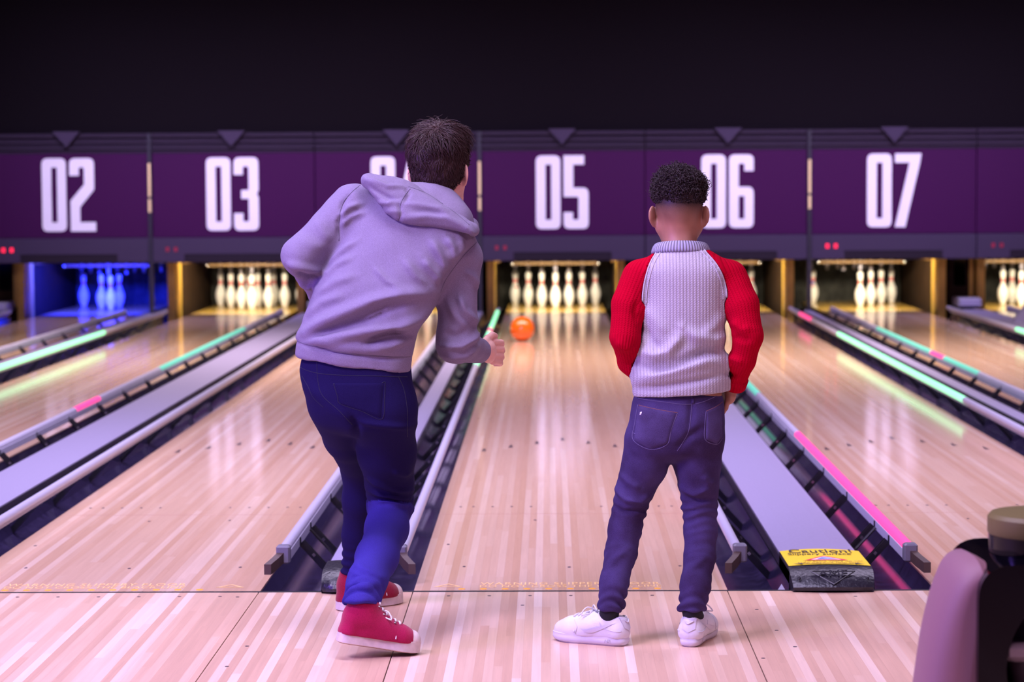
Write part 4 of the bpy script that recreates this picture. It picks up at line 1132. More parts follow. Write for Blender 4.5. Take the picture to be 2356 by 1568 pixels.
    if hi:
        for i in range(4):
            t = 0.62 - 0.075 * i
            for sg in (-1, 1):
                pth = drape(bv_, [(t * L, sg * 0.027 * k)], down, (0, 0, -1), 0.0)
                if pth:
                    bb = MB(); bb.tube([pth[0], pth[0] + Vector((0, sg * 0.0004, 0.002))], 0.0045, 8); part(bb, 'eyelet', 'steel')
    else:
        # side flash, heel tab, tongue and sole lettering
        for sg in (-1, 1):
            out = [(0.56, 0.058), (0.50, 0.046), (0.44, 0.0425), (0.36, 0.046), (0.24, 0.060), (0.10, 0.078)]
            inn = [(0.56, 0.058), (0.525, 0.053), (0.48, 0.051), (0.40, 0.056), (0.26, 0.067), (0.10, 0.0785)]
            rows_ = []
            for (a0, z0), (a1, z1) in zip(smooth_path([(a * L, z * k) for a, z in out], 4), smooth_path([(a * L, z * k) for a, z in inn], 4)):
                pth = drape(bv_, [(a0 + (a1 - a0) * j / 3, z0 + (z1 - z0) * j / 3) for j in range(4)], lambda p: (p[0], sg * 0.2, p[1]), (0, -sg, 0), 0.0022)
                if len(pth) == 4: rows_.append([tuple(p) for p in pth])
            if len(rows_) > 3:
                bb = MB(); bb.loft(rows_, False); bb.loft([[(p[0], p[1] - sg * 0.003, p[2]) for p in r_] for r_ in rows_], False)
                part(bb, 'side_flash', 'leather_mark')
            # overlay seams
            for seam in ([(0.66, 0.078), (0.60, 0.060), (0.62, 0.040), (0.62, 0.034)], [(0.30, 0.080), (0.24, 0.060), (0.10, 0.052), (0.02, 0.052)]):
                pth = drape(bv_, smooth_path([(a * L, z * k) for a, z in seam], 5), lambda p: (p[0], sg * 0.2, p[1]), (0, -sg, 0), 0.0008)
                if len(pth) > 2:
                    bb = MB(); bb.tube(pth, 0.0012, 5); part(bb, 'stitched_edge', 'leather_mark')
            me = text_mesh('AIR', 0.014, 'leather_mark', 0.0008)
            me.transform(Matrix.Translation((0.20 * L, sg * (0.0335 * k + 0.0055), 0.012)) @ Matrix.Rotation(0 if sg < 0 else math.pi, 4, 'Z') @ Matrix.Rotation(R(90), 4, 'X')); place('sole_lettering', me, S)
        bb = MB(); grid = []
        for j in range(9):
            y_ = (-0.022 + 0.044 * j / 8) * k
            dip = 0.012 * k * abs(j - 4) / 4
            col = drape(bv_, [(y_, (0.050 + (0.104 - 0.050) * i / 8) * k * 1.0 + dip * (1 - i / 8)) for i in range(9)], lambda p: (-0.2, p[0], p[1]), (1, 0, 0), 0.0022)
            if len(col) == 9: grid.append([tuple(p) for p in col])
        if len(grid) > 3:
            bb.loft(grid, False); bb.loft([[(p[0] + 0.003, p[1], p[2]) for p in r_] for r_ in grid], False)
            ht = part(bb, 'heel_tab', 'leather_mark')
        hk = drape(bv_, smooth_path([(0.012, 0.086), (0.004, 0.078), (-0.003, 0.079), (-0.014, 0.086)], 5), lambda p: (-0.2, p[0] * k, p[1] * k), (1, 0, 0), 0.004)
        if len(hk) > 3:
            bb = MB(); bb.tube(hk, [0.0006 + 0.002 * math.sin(math.pi * min(1, (i + 1) / len(hk) * 0.75)) for i in range(len(hk))], 5); part(bb, 'heel_flash', 'sole_white')
        bb = MB(); bb.loft([[((0.42 - 0.055 * i) * L, (-0.019 + 0.038 * j / 4) * k, (0.098 + 0.008 * i - 0.004 * abs(j - 2)) * k) for j in range(5)] for i in range(3)], False)
        bb.loft([[((0.42 - 0.055 * i) * L, (-0.019 + 0.038 * j / 4) * k, (0.093 + 0.008 * i - 0.004 * abs(j - 2)) * k) for j in range(5)] for i in range(3)], False)
        part(bb, 'tongue', 'leather')
    return S

# ------------------------------------------------------------------ heads
def head_frame(c, yaw):
    a = R(-yaw); rm = np.array([[math.cos(a), -math.sin(a), 0], [math.sin(a), math.cos(a), 0], [0, 0, 1]])
    return np.array(c, float), rm
def add_head(vol, c, yaw, s):
    c, rm = head_frame(c, yaw); P_ = lambda *l: c + rm @ (np.array(l) * s)
    vol.ell(P_(0, -0.008, 0.020), np.array((0.076, 0.098, 0.098)) * s, 0.02, rm)
    vol.ell(P_(0, 0.028, -0.045), np.array((0.060, 0.072, 0.082)) * s, 0.03, rm)
    vol.cone(P_(-0.024, 0.062, -0.105), P_(0.024, 0.062, -0.105), 0.026 * s, 0.026 * s, 0.025)
    for sg in (-1, 1):
        vol.cone(P_(sg * 0.056, 0.005, -0.065), P_(sg * 0.028, 0.055, -0.108), 0.022 * s, 0.022 * s, 0.02)
        vol.ell(P_(sg * 0.031, 0.101, -0.014), np.array((0.018, 0.014, 0.011)) * s, 0.008, rm, cut=True)
        vol.ell(P_(sg * 0.031, 0.088, -0.014), np.array((0.013, 0.012, 0.011)) * s, 0.002, rm)
        fl = rm @ np.array([[math.cos(R(sg * 42)), -math.sin(R(sg * 42)), 0], [math.sin(R(sg * 42)), math.cos(R(sg * 42)), 0], [0, 0, 1]])
        vol.ell(P_(sg * 0.086, -0.012, -0.026), np.array((0.0065, 0.0185, 0.032)) * s, 0.006, fl)
        vol.ell(P_(sg * 0.080, -0.006, -0.053), np.array((0.008, 0.011, 0.013)) * s, 0.006, fl)
        vol.ell(P_(sg * 0.093, -0.002, -0.022), np.array((0.006, 0.013, 0.024)) * s, 0.004, fl, cut=True)
    vol.cone(P_(0, 0.092, -0.012), P_(0, 0.112, -0.046), 0.010 * s, 0.014 * s, 0.012)
    vol.cone(P_(-0.034, 0.083, 0.008), P_(0.034, 0.083, 0.008), 0.013 * s, 0.013 * s, 0.015)
    vol.cone(P_(-0.018, 0.090, -0.080), P_(0.018, 0.090, -0.080), 0.008 * s, 0.008 * s, 0.006)
    vol.cone(P_(-0.015, 0.088, -0.091), P_(0.015, 0.088, -0.091), 0.008 * s, 0.008 * s, 0.004)

def finger(vol, pts, r): vol.chain(pts, r, 0.004)

# ================================================================== the bowler in the grey hoodie
TB = (-0.62, -0.75, 0.0)
HC = (-0.4029,-0.66,1.4383)
hv = Vol((-0.98, -1.16, 0.02), (-0.12, -0.10, 1.62), 0.0038)
add_head(hv, HC, 16, 1.0)
hv.chain([(-0.4105,-0.72,1.3053), (-0.4053,-0.67,1.4049)], [0.060, 0.054], 0.03)
hv.loft([(*s_, y_, d_) for s_, y_, d_ in zip([(-0.8074,-0.5162,0.8258),(-0.8027,-0.5157,0.8854),(-0.7833,-0.4886,0.9647),(-0.7561,-0.4352,1.0306),(-0.725,-0.4083,1.0964),(-0.6979,-0.3617,1.1621),(-0.6643,-0.3349,1.2278),(-0.6374,-0.3345,1.2803),(-0.5711,-0.3474,1.3196)], (-0.86, -0.85, -0.84, -0.82, -0.80, -0.78, -0.76, -0.75, -0.74), (0.09, 0.095, 0.10, 0.105, 0.105, 0.10, 0.095, 0.08, 0.05))], k=0.03)
T_LARM = [(-0.6601,-0.76,1.3137), (-0.8191,-0.84,1.1649), (-0.7593,-0.68,1.0496), (-0.6966,-0.6,1.0076)]
T_RARM = [(-0.3372,-0.75,1.153), (-0.3511,-0.76,1.0141), (-0.3546,-0.76,0.8945), (-0.2887,-0.57,0.8595)]
hv.chain(T_LARM, [0.05, 0.036, 0.03, 0.026], 0.02)
hv.chain(T_RARM, [0.05, 0.038, 0.038, 0.028], 0.02)
T_RLEG = [(-0.5661,-0.86,0.705), (-0.5676,-0.76,0.5617), (-0.5659,-0.68,0.4577), (-0.5666,-0.64,0.3844), (-0.5712,-0.74,0.3238), (-0.5897,-0.9,0.2615), (-0.6104,-1.03,0.2108), (-0.6234,-1.135,0.1453)]
T_LLEG = [(-0.7123,-0.84,0.7169), (-0.6938,-0.65,0.604), (-0.6742,-0.47,0.4802), (-0.6792,-0.42,0.3689), (-0.6929,-0.37,0.2488), (-0.7032,-0.33,0.1087)]
hv.loft([(*s_, -0.86, d_) for s_, d_ in zip([(-0.7884,-0.5191,0.8888),(-0.7893,-0.5172,0.8099),(-0.7637,-0.5178,0.7439),(-0.7312,-0.5207,0.7043)], (0.08, 0.085, 0.08, 0.06))], k=0.03)
hv.chain(T_RLEG[:-1] + [(-0.6173,-1.095,0.1741)], [0.075, 0.068, 0.056, 0.050, 0.048, 0.044, 0.034, 0.030], 0.02)
hv.chain(T_LLEG[:-1] + [(-0.6996,-0.335,0.1438)], [0.07, 0.06, 0.045, 0.042, 0.032, 0.029], 0.02)
# feet inside the shoes
hv.chain([(-0.6192,-1.105,0.1682), (-0.612, -1.135, 0.10), (-0.50, -1.09, 0.06)], [0.030, 0.028, 0.020], 0.02)
hv.chain([(-0.6996,-0.335,0.1438), (-0.695, -0.31, 0.07), (-0.61, -0.235, 0.04)], [0.03, 0.028, 0.022], 0.02)
# right hand: loosely closed after the release, thumb on top
hv.chain([(-0.2911,-0.58,0.8602), (-0.2683,-0.52,0.8558)], [0.027, 0.026], 0.012, None)
hv.ell((-0.2607,-0.495,0.8513), (0.026, 0.042, 0.038), 0.014)
for i, (py, ln) in enumerate(((787, 1.0), (802, 1.08), (817, 1.0), (831, 0.82))):
    a_ = np.array((-0.2488,-0.465,0.8782)) - (0, 0, (py - 787) / 724); k1 = a_ + (0.026 * ln, 0.04, -0.004); k2 = a_ + (0.0275 * ln, 0.06, -0.011); e_ = a_ + (0.007, 0.075, -0.014)
    finger(hv, [a_, k1, k2, e_], [0.0115, 0.0105, 0.0095, 0.0085])
finger(hv, [(-0.2761,-0.53,0.8758), (-0.2633,-0.49,0.8923), (-0.2487,-0.465,0.9017), (-0.2396,-0.44,0.8973)], [0.015, 0.0115, 0.0105, 0.009])
# left hand resting at the front of the hip
hv.ell((-0.6825,-0.575,0.9953), (0.038, 0.02, 0.034), 0.01)
for i in range(4):
    p0 = np.array((-0.6723,-0.565,1.0084)) - (0, 0, 0.0163 * i); finger(hv, [p0, p0 + (0.045, 0.012, -0.005), p0 + (0.075, 0.002, -0.012)], [0.01, 0.009, 0.008])
finger(hv, [(-0.6901,-0.58,1.0174), (-0.667,-0.56,1.0381), (-0.6482,-0.555,1.046)], [0.012, 0.0105, 0.009])
v, q = hv.mesh(); v = relax(v, q, 1)
teen = place('person', np_mesh('person', v, q, 'skin_pink', TB), None, TB)
tag(teen, 'person in grey hoodie, dark jeans and magenta shoes leaning after releasing the ball', 'person')
T_body_bvh = bvh_of(v, q)

# hoodie
hd_ = Vol((-1.06, -1.02, 0.70), (-0.16, -0.42, 1.40), 0.0048)
hsec = [(*s_, y_, d_) for s_, y_, d_ in zip(
    [(-0.8225,-0.4888,0.7793),(-0.8301,-0.4872,0.8085),(-0.8351,-0.4844,0.835),(-0.8358,-0.4787,0.8854),(-0.8233,-0.4637,0.9383),(-0.8068,-0.4289,0.991),(-0.7931,-0.4022,1.0306),(-0.7714,-0.3754,1.0833),(-0.7444,-0.3381,1.1358),(-0.7201,-0.3035,1.1884),(-0.6984,-0.2926,1.2409),(-0.6768,-0.3002,1.2935),(-0.6553,-0.3262,1.3329),(-0.6168,-0.3668,1.3657),(-0.5573,-0.3995,1.388)],
    (-0.86, -0.86, -0.86, -0.855, -0.85, -0.84, -0.83, -0.82, -0.80, -0.785, -0.77, -0.76, -0.75, -0.74, -0.73),
    (0.122, 0.124, 0.124, 0.13, 0.132, 0.132, 0.132, 0.132, 0.130, 0.126, 0.12, 0.11, 0.092, 0.07, 0.05))]
hd_.loft(hsec, p=2.3, k=0.02)
hd_.chain(T_LARM, [0.074, 0.052, 0.047, 0.042], 0.03)
hd_.chain(T_RARM, [0.070, 0.050, 0.056, 0.039], 0.03)
hd_.cone((-0.3348,-0.755,1.0934), (-0.353,-0.76,0.9344), 0.050, 0.057, 0.02)
(hx0, hz0), (hx1, hz1) = [(-0.8241,0.8628),(-0.4824,0.8146)]
hd_.cut(lambda X, Y, Z: (Z - (hz0 + (X - hx0) * (hz1 - hz0) / (hx1 - hx0))) + 0 * Y + 10 * (X > -0.27), k=0.006)
ra, rb = np.array(T_RARM[2]), np.array(T_RARM[3]); rd = (rb - ra) / np.linalg.norm(rb - ra); rc = rb + rd * 0.012
hd_.cut(lambda X, Y, Z: -((X - rc[0]) * rd[0] + (Y - rc[1]) * rd[1] + (Z - rc[2]) * rd[2]) + 5 * ((X < -0.34) | (Y < -0.72)), k=0.006)
v, q = hd_.mesh(); v = relax(v, q, 2)
for rep in range(1):
    FOLDS = [
        ([(-0.8184,0.9223),(-0.7458,0.9608),(-0.6622,0.9965),(-0.5842,1.0294),(-0.5065,1.0484),(-0.4123,1.0535)], 0.016, 0.020, 0.4),
        ([(-0.8018,0.9194),(-0.6959,0.9523),(-0.618,0.9797),(-0.54,1.0181),(-0.4845,1.0289)], -0.010, 0.016, 0),
        ([(-0.7964,0.9027),(-0.6963,0.9217),(-0.6073,0.9408),(-0.5184,0.9542),(-0.4517,0.9789),(-0.4126,1.012)], 0.013, 0.014, 0.4),
        ([(-0.6187,0.9103),(-0.5686,0.9267),(-0.5241,0.9376),(-0.4853,0.9335)], -0.012, 0.009, 0),
        ([(-0.6022,0.8963),(-0.5411,0.9016),(-0.4855,0.918)], 0.007, 0.010, 0),
        ([(-0.8296,0.9112),(-0.7077,0.8857),(-0.5747,0.8684),(-0.4859,0.8624)], -0.007, 0.006, 0),
        ([(-0.8182,0.9362),(-0.7075,0.9079),(-0.5745,0.8878),(-0.4913,0.8847)], 0.005, 0.014, 0),
        ([(-0.7008,1.2789),(-0.6701,1.3063),(-0.6313,1.3199)], 0.009, 0.010, 0.5),
        ([(-0.6983,1.2513),(-0.6648,1.2787),(-0.6149,1.295)], 0.006, 0.010, 0.5),
        ([(-0.7328,1.1354),(-0.6936,1.1739),(-0.6379,1.2123)], 0.006, 0.009, 0.4),
        ([(-0.7499,1.0912),(-0.7051,1.1352),(-0.6494,1.1626)], 0.006, 0.010, 0.4),
        ([(-0.767,1.0469),(-0.7056,1.0854),(-0.6389,1.1072)], 0.005, 0.012, 0.4),
        ([(-0.7955,0.9805),(-0.7451,1.0246),(-0.6672,1.052)], 0.006, 0.014, 0.4),
        ([(-0.5943,1.1347),(-0.5504,1.0902),(-0.5063,1.0678)], 0.004, 0.010, 0.5),
        ([(-0.5056,1.1563),(-0.4672,1.1064),(-0.4288,1.073)], 0.005, 0.012, 0.4),
        ([(-0.4502,1.1561),(-0.4119,1.1116),(-0.3955,1.0783)], 0.008, 0.013, 0.4),
        ([(-0.4276,1.2167),(-0.3949,1.1613),(-0.3815,1.1059)], 0.008, 0.013, 0.4),
        ([(-0.3806,1.222),(-0.3615,1.1888),(-0.3646,1.1446)], 0.008, 0.012, 0.4),
        ([(-0.3391,1.2218),(-0.3338,1.1886),(-0.3508,1.1445)], 0.006, 0.010, 0.4),
        ([(-0.618,0.9797),(-0.5734,1.0016),(-0.5289,1.0181)], 0.006, 0.008, 0.5),
        ([(-0.3901,1.0617),(-0.3732,1.1004),(-0.3229,1.1665),(-0.2812,1.2077)], -0.006, 0.007, 0),
        ([(-0.6998,1.2126),(-0.6981,1.2734),(-0.6893,1.323),(-0.6641,1.3559)], -0.006, 0.007, 0),
        # sleeves
        ([(-0.3446,1.0452),(-0.3309,1.0001),(-0.289,0.9521)], 0.010, 0.011, 0.5),
        ([(-0.3785,1.0285),(-0.3563,0.9833),(-0.3172,0.9381)], 0.006, 0.013, 0.4),
        ([(-0.3964,0.8877),(-0.3345,0.8874),(-0.2949,0.9098),(-0.2722,0.9435)], 0.009, 0.010, 0.4),
        ([(-0.3854,0.8538),(-0.3234,0.8564),(-0.2782,0.8872)], 0.006, 0.010, 0.4),
        ([(-0.3904,0.9328),(-0.3511,0.9213),(-0.3116,0.9381)], -0.006, 0.012, 0),
        ([(-0.3272,1.1182),(-0.2993,1.0956),(-0.2855,1.0674)], 0.006, 0.010, 0.4),
        ([(-0.8579,1.1444),(-0.8132,1.1329),(-0.7517,1.1186)], 0.010, 0.011, 0.5),
        ([(-0.8302,1.1162),(-0.7911,1.102),(-0.7574,1.1047)], -0.009, 0.009, 0),
        ([(-0.8305,1.0882),(-0.8027,1.0713),(-0.7746,1.0711)], 0.007, 0.009, 0.4),
        ([(-0.7667,1.278),(-0.7448,1.2332),(-0.7171,1.2107)], 0.004, 0.016, 0),
        ([(-0.8233,1.2225),(-0.7788,1.1999),(-0.7285,1.194)], 0.004, 0.018, 0),
    ]
    for pts, am, wd, sk in FOLDS:
        v = fold(v, vnormals(v, q), pts, am * 1.5, wd, 0.3, sk)
v = v + vnormals(v, q) * (0.0022 * wob(v, 38, 3) + 0.0012 * wob(v * np.array((1.0, 1, 0.6)), 90, 4))[:, None]
v = relax(v, q, 1, 0.35)
hoodie = place('hoodie', np_mesh('hoodie', v, q, 'hoodie', TB), teen); tag(hoodie, 'heather grey hoodie')
T_hood_bvh = bvh_of(v, q)
for nm, pts in (('armhole_seam', [(-0.6998,1.2126),(-0.6992,1.2734),(-0.6893,1.323),(-0.6641,1.3559),(-0.6306,1.386)]),
                ('armhole_seam', [(-0.3949,1.0553),(-0.3767,1.0972),(-0.3258,1.164),(-0.2836,1.2073)]),
                ('hem_seam', [(-0.8226,0.914),(-0.7032,0.8892),(-0.5711,0.872),(-0.4857,0.8656)])):
    drape_tube(T_hood_bvh, pts, 0.0013, 'hoodie_seam', nm, hoodie, TB, 0.0)
# hood lying on the back
def poly_sd(X, Z, poly):
    xs, zs = np.broadcast_arrays(X, Z); sh = xs.shape; px, pz = xs.ravel().astype(float), zs.ravel().astype(float)
    P_ = np.array(poly, float); d, _, _ = dist_poly(px, pz, np.vstack([P_, P_[:1]]))
    ins = np.zeros(len(px), bool)
    for (x1, z1), (x2, z2) in zip(P_, np.roll(P_, -1, 0)):
        c_ = ((z1 > pz) != (z2 > pz)) & (px < (x2 - x1) * (pz - z1) / (z2 - z1 + 1e-12) + x1); ins ^= c_
    return np.where(ins, -d, d).reshape(sh).astype(np.float32)
hpoly = smooth_path([(-0.6276,1.3966),(-0.6157,1.4082),(-0.5661,1.408),(-0.5205,1.4012),(-0.475,1.3853),(-0.4295,1.3617),(-0.3944,1.3406),(-0.3581,1.3144),(-0.3192,1.2816),(-0.292,1.2515),(-0.2869,1.228),(-0.313,1.2308),(-0.3586,1.2414),(-0.4108,1.2495),(-0.4787,1.2577),(-0.5256,1.2749),(-0.567,1.3129),(-0.6032,1.3522),(-0.6212,1.3784),(-0.6276,1.3966)], 4)[:-1]
ho = Vol((-0.74, -1.0, 1.15), (-0.20, -0.50, 1.45), 0.0042)
zt, zb = 1.42, 1.25
def hood_fn(X, Y, Z):
    sd = poly_sd(X[:, 0, :], Z[0], hpoly)[:, None, :] if X.ndim == 3 else None
    sd = poly_sd(X[:, :, 0], Z[0, :, :], hpoly)[:, None, :]
    c_ = np.clip(-sd / 0.045, 0, 1); th = 0.046 * np.sqrt(c_ * (2 - c_)) + 0.004
    slope = (X + 0.47) * 0.42
    y0 = -0.835 + (Z - 1.33 + slope) * 0.55
    return np.maximum((np.abs(Y - y0) - th) * 0.75, sd)
ho.add(hood_fn, ho.o, ho.o + ho.h * ho.n, 0)
ho.chain([(-0.6104,-0.83,1.3887), (-0.5791,-0.68,1.3619), (-0.4905,-0.6,1.3112), (-0.3825,-0.6,1.2701), (-0.3117,-0.7,1.2513), (-0.2973,-0.82,1.2403)], [0.020, 0.024, 0.026, 0.026, 0.024, 0.02], 0.02)
v, q = ho.mesh(); v = relax(v, q, 3)
for pts, am, wd, sk in [
    ([(-0.6218,1.3998),(-0.5941,1.3886),(-0.5499,1.3717),(-0.5,1.3714)], 0.008, 0.007, 0.4),
    ([(-0.6164,1.3804),(-0.5723,1.3553),(-0.5281,1.3329),(-0.5058,1.3383)], -0.008, 0.008, 0),
    ([(-0.5836,1.3276),(-0.5504,1.3219),(-0.5059,1.33)], 0.006, 0.007, 0.4),
    ([(-0.5728,1.2999),(-0.5284,1.2997),(-0.5062,1.2995)], 0.005, 0.008, 0),
    ([(-0.517,1.3273),(-0.5062,1.294),(-0.5176,1.2664)], -0.006, 0.006, 0),
    ([(-0.5115,1.3217),(-0.4561,1.3159),(-0.3952,1.3045),(-0.362,1.2877)], 0.007, 0.009, 0.4),
    ([(-0.5064,1.2774),(-0.4286,1.2825),(-0.3732,1.2767),(-0.3179,1.2487)], 0.006, 0.010, 0.4),
    ([(-0.484,1.2994),(-0.4285,1.2991),(-0.3731,1.2877)], -0.005, 0.008, 0),
    ([(-0.4943,1.388),(-0.4501,1.3712),(-0.4059,1.3433),(-0.3563,1.3126),(-0.3122,1.2708)], -0.009, 0.007, 0),
    ([(-0.5,1.3714),(-0.4835,1.3548),(-0.5004,1.3217)], -0.006, 0.005, 0)]:
    v = fold(v, vnormals(v, q), pts, am, wd, 0.5, sk)
v = v + vnormals(v, q) * (0.0015 * wob(v, 60, 9))[:, None]
v = relax(v, q, 1, 0.35)
hood = place('hood', np_mesh('hood', v, q, 'hoodie', TB), hoodie)
hb_ = bvh_of(v, q)
drape_tube(hb_, [(-0.4834,1.3669),(-0.4974,1.3493),(-0.5104,1.3217),(-0.5129,1.2885),(-0.5203,1.2664)], 0.0012, 'hoodie_seam', 'hood_seam', hood, TB)
drape_tube(hb_, [(-0.4889,1.3741),(-0.4391,1.3545),(-0.395,1.3266),(-0.3508,1.2959),(-0.3067,1.2586)], 0.0012, 'hoodie_seam', 'hood_hem', hood, TB)

# dark jeans
jn = Vol((-1.0, -1.25, 0.03), (-0.30, -0.16, 0.90), 0.0048)
jn.loft([(*s_, -0.862, d_) for s_, d_ in zip([(-0.8004,-0.494,0.9295),(-0.8087,-0.4891,0.8837),(-0.8225,-0.4844,0.8246),(-0.8102,-0.4797,0.7589),(-0.7793,-0.4776,0.6996),(-0.73,-0.4833,0.6469),(-0.6779,-0.5006,0.6112)], (0.106, 0.108, 0.112, 0.116, 0.110, 0.088, 0.055))], p=2.2, k=0.06, endk=0.06)
jn.chain(T_RLEG, [0.096, 0.086, 0.071, 0.064, 0.063, 0.060, 0.054, 0.054], 0.03)
jn.chain(T_LLEG, [0.088, 0.076, 0.057, 0.053, 0.046, 0.046], 0.025)
for LG in (T_RLEG, T_LLEG):
    a_, b_ = np.array(LG[-2]), np.array(LG[-1]) + ((0, 0, 0.016) if LG is T_RLEG else (0, 0, 0)); d_ = np.array((0.0, -0.25, -0.97))
    jn.cut(lambda X, Y, Z: -((X - b_[0]) * d_[0] + (Y - b_[1]) * d_[1] + (Z - b_[2]) * d_[2]), b_ - 0.11, b_ + 0.11, k=0.004)
v, q = jn.mesh(); v = relax(v, q, 2)
n_ = vnormals(v, q)
bR, aR, gR = limb_coord(v, T_RLEG); bL, aL, gL = limb_coord(v, T_LLEG)
lenR = sum(np.linalg.norm(np.array(b_) - np.array(a_)) for a_, b_ in zip(T_RLEG[:-1], T_RLEG[1:])); kneeR = sum(np.linalg.norm(np.array(b_) - np.array(a_)) for a_, b_ in zip(T_RLEG[:3], T_RLEG[1:4]))
wR = (bR < bL) & (v[:, 2] < 0.66)
win = np.exp(-((aR - kneeR) / 0.05) ** 2) * 0.0042 + np.exp(-((aR - lenR) / 0.07) ** 2) * 0.005
disp = np.where(wR, win * np.sin(aR / 0.0052 * 1.0 + 2.2 * np.sin(gR * 1.0 + 0.6) + 1.2 * wob(v, 22, 5)), 0)
lenL = sum(np.linalg.norm(np.array(b_) - np.array(a_)) for a_, b_ in zip(T_LLEG[:-1], T_LLEG[1:]))
disp += np.where(~wR & (v[:, 2] < 0.6), np.exp(-((aL - lenL) / 0.09) ** 2) * 0.005 * np.sin(aL / 0.005 + 2 * np.sin(gL)), 0)
v = v + n_ * disp[:, None]
for pts, am, wd, sk in [
    ([(-0.6556,0.6789),(-0.5871,0.6662),(-0.5,0.6533),(-0.472,0.6532)], 0.005, 0.011, 0.4),
    ([(-0.6616,0.6977),(-0.6433,0.6601),(-0.65,0.6163)], -0.008, 0.012, 0),
    ([(-0.6316,0.4848),(-0.5871,0.4654),(-0.5236,0.4396),(-0.4982,0.4331)], 0.008, 0.010, 0.5),
    ([(-0.6193,0.4335),(-0.562,0.4269),(-0.5048,0.4074)], 0.007, 0.008, 0.5),
    ([(-0.6133,0.395),(-0.5749,0.4045),(-0.5113,0.3882),(-0.4956,0.3625)], 0.007, 0.008, 0.5),
    ([(-0.5485,0.5101),(-0.5104,0.4972),(-0.4912,0.5003)], 0.005, 0.010, 0.4),
    ([(-0.6495,0.26),(-0.5876,0.2348),(-0.5505,0.2096)], 0.005, 0.012, 0.4),
    ([(-0.6727,0.1958),(-0.6357,0.2142),(-0.5807,0.2017)], 0.005, 0.010, 0.4),
    ([(-0.6538,0.239),(-0.6049,0.2265),(-0.5623,0.2016)], 0.005, 0.010, 0.4),
    ([(-0.8038,0.7983),(-0.7484,0.7418),(-0.6866,0.6916),(-0.662,0.6602)], 0.003, 0.02, 0)]:
    v = fold(v, vnormals(v, q), pts, am * 1.7, wd, 0.35, sk)
v = relax(v, q, 1, 0.35)
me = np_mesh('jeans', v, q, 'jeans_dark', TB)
wv = np.where(wR, np.clip((aR - kneeR + 0.04) / 0.14, 0, 1), 0.04) * np.clip(0.75 + 0.35 * wob(v, 14, 41), 0, 1)  # light on the right calf, put into the colour from the knee down
attr(me, 'calf_light', wv)
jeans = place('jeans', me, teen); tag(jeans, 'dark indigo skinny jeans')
jb = bvh_of(v, q)
z2 = lambda L_: L_
drape_patch(jb, *[(-0.7109,0.7946),(-0.5576,0.7951)], [(-0.6912,0.7306),(-0.6264,0.7074),(-0.5679,0.6836)], 'jeans_dark', 'back_pocket', jeans, TB, 0.003)
for nm, pts in (('pocket_stitch', [(-0.71,0.7917),(-0.662,0.7766),(-0.6064,0.7776),(-0.5569,0.796)]), ('pocket_stitch', [(-0.71,0.7917),(-0.6981,0.7533),(-0.6903,0.7315),(-0.6256,0.7084),(-0.5672,0.6846),(-0.5592,0.7465),(-0.5569,0.796)]),
                ('seat_seam', [(-0.7612,0.8587),(-0.7575,0.7969),(-0.7426,0.7535),(-0.6936,0.7099),(-0.657,0.6663)]), ('side_seam', [(-0.5197,0.8113),(-0.5016,0.7648),(-0.4929,0.6967),(-0.4967,0.6223)]),
                ('waist_seam', [(-0.8158,0.8342),(-0.7603,0.8216),(-0.6801,0.8163),(-0.5814,0.8134),(-0.4828,0.8049)]), ('pocket_stitch', [(-0.8099,0.8095),(-0.7886,0.7784),(-0.7735,0.7474),(-0.7429,0.7194)])):
    drape_tube(jb, pts, 0.0011, 'jeans_seam', nm, jeans, TB)
make_shoe('high', 0.252, 'canvas', teen, TB, (-0.692, -1.150, 0.052), 19, 11.5, 1, 'magenta canvas high-top shoe with lifted heel')
make_shoe('high', 0.252, 'canvas_dark', teen, TB, (-0.757, -0.365, 0.0), 40, 0, 1, 'crimson canvas high-top shoe planted ahead')

# hair of the bowler
def hair_cap(c, yaw, s, ctr, rad, keep, lump, h=0.004, seed=1, nape=False):
    c_, rm = head_frame(c, yaw)
    vol = Vol(c_ - 0.17 * s, c_ + 0.17 * s, h)
    vol.ell(c_ + rm @ (np.array(ctr) * s), np.array(rad) * s, 0.01, rm)
    if nape: vol.ell(c_ + rm @ (np.array((0, -0.036, -0.040)) * s), np.array((0.070, 0.070, 0.080)) * s, 0.04, rm)
    def kf(X, Y, Z):
        lx = ((X - c_[0]) * rm[0, 0] + (Y - c_[1]) * rm[1, 0]) / s; ly = ((X - c_[0]) * rm[0, 1] + (Y - c_[1]) * rm[1, 1]) / s; lz = (Z - c_[2]) / s
        return keep(lx, ly, lz) * s
    vol.cut(kf, k=0.014)
    v, q = vol.mesh(); v = relax(v, q, 3)
    loc = ((v - c_) @ rm) / s
    v = v + vnormals(v, q) * (lump * (wob(loc, 55, seed) + 0.6 * wob(loc, 120, seed + 1)))[:, None]
    return v, q, ((v - c_) @ rm) / s, c_, rm
v, q, loc, c_, rm = hair_cap(HC, 16, 1.0, (0.0, -0.012, 0.034), (0.088, 0.111, 0.100), lambda x, y, z: np.minimum(z + 0.104 - 6.0 * x * x + 0 * y, z + 0.022 - 0.85 * y - 0.0 * x) + 0.0, 0.003, nape=True)
n_ = vnormals(v, q)
paths = []
crown = np.array((-0.005, -0.06, 0.125))
ids = RS.choice(len(v), 6000, replace=False)
lock = np.stack([wob(loc, 42, 51), wob(loc, 42, 52), wob(loc, 42, 53)], 1)
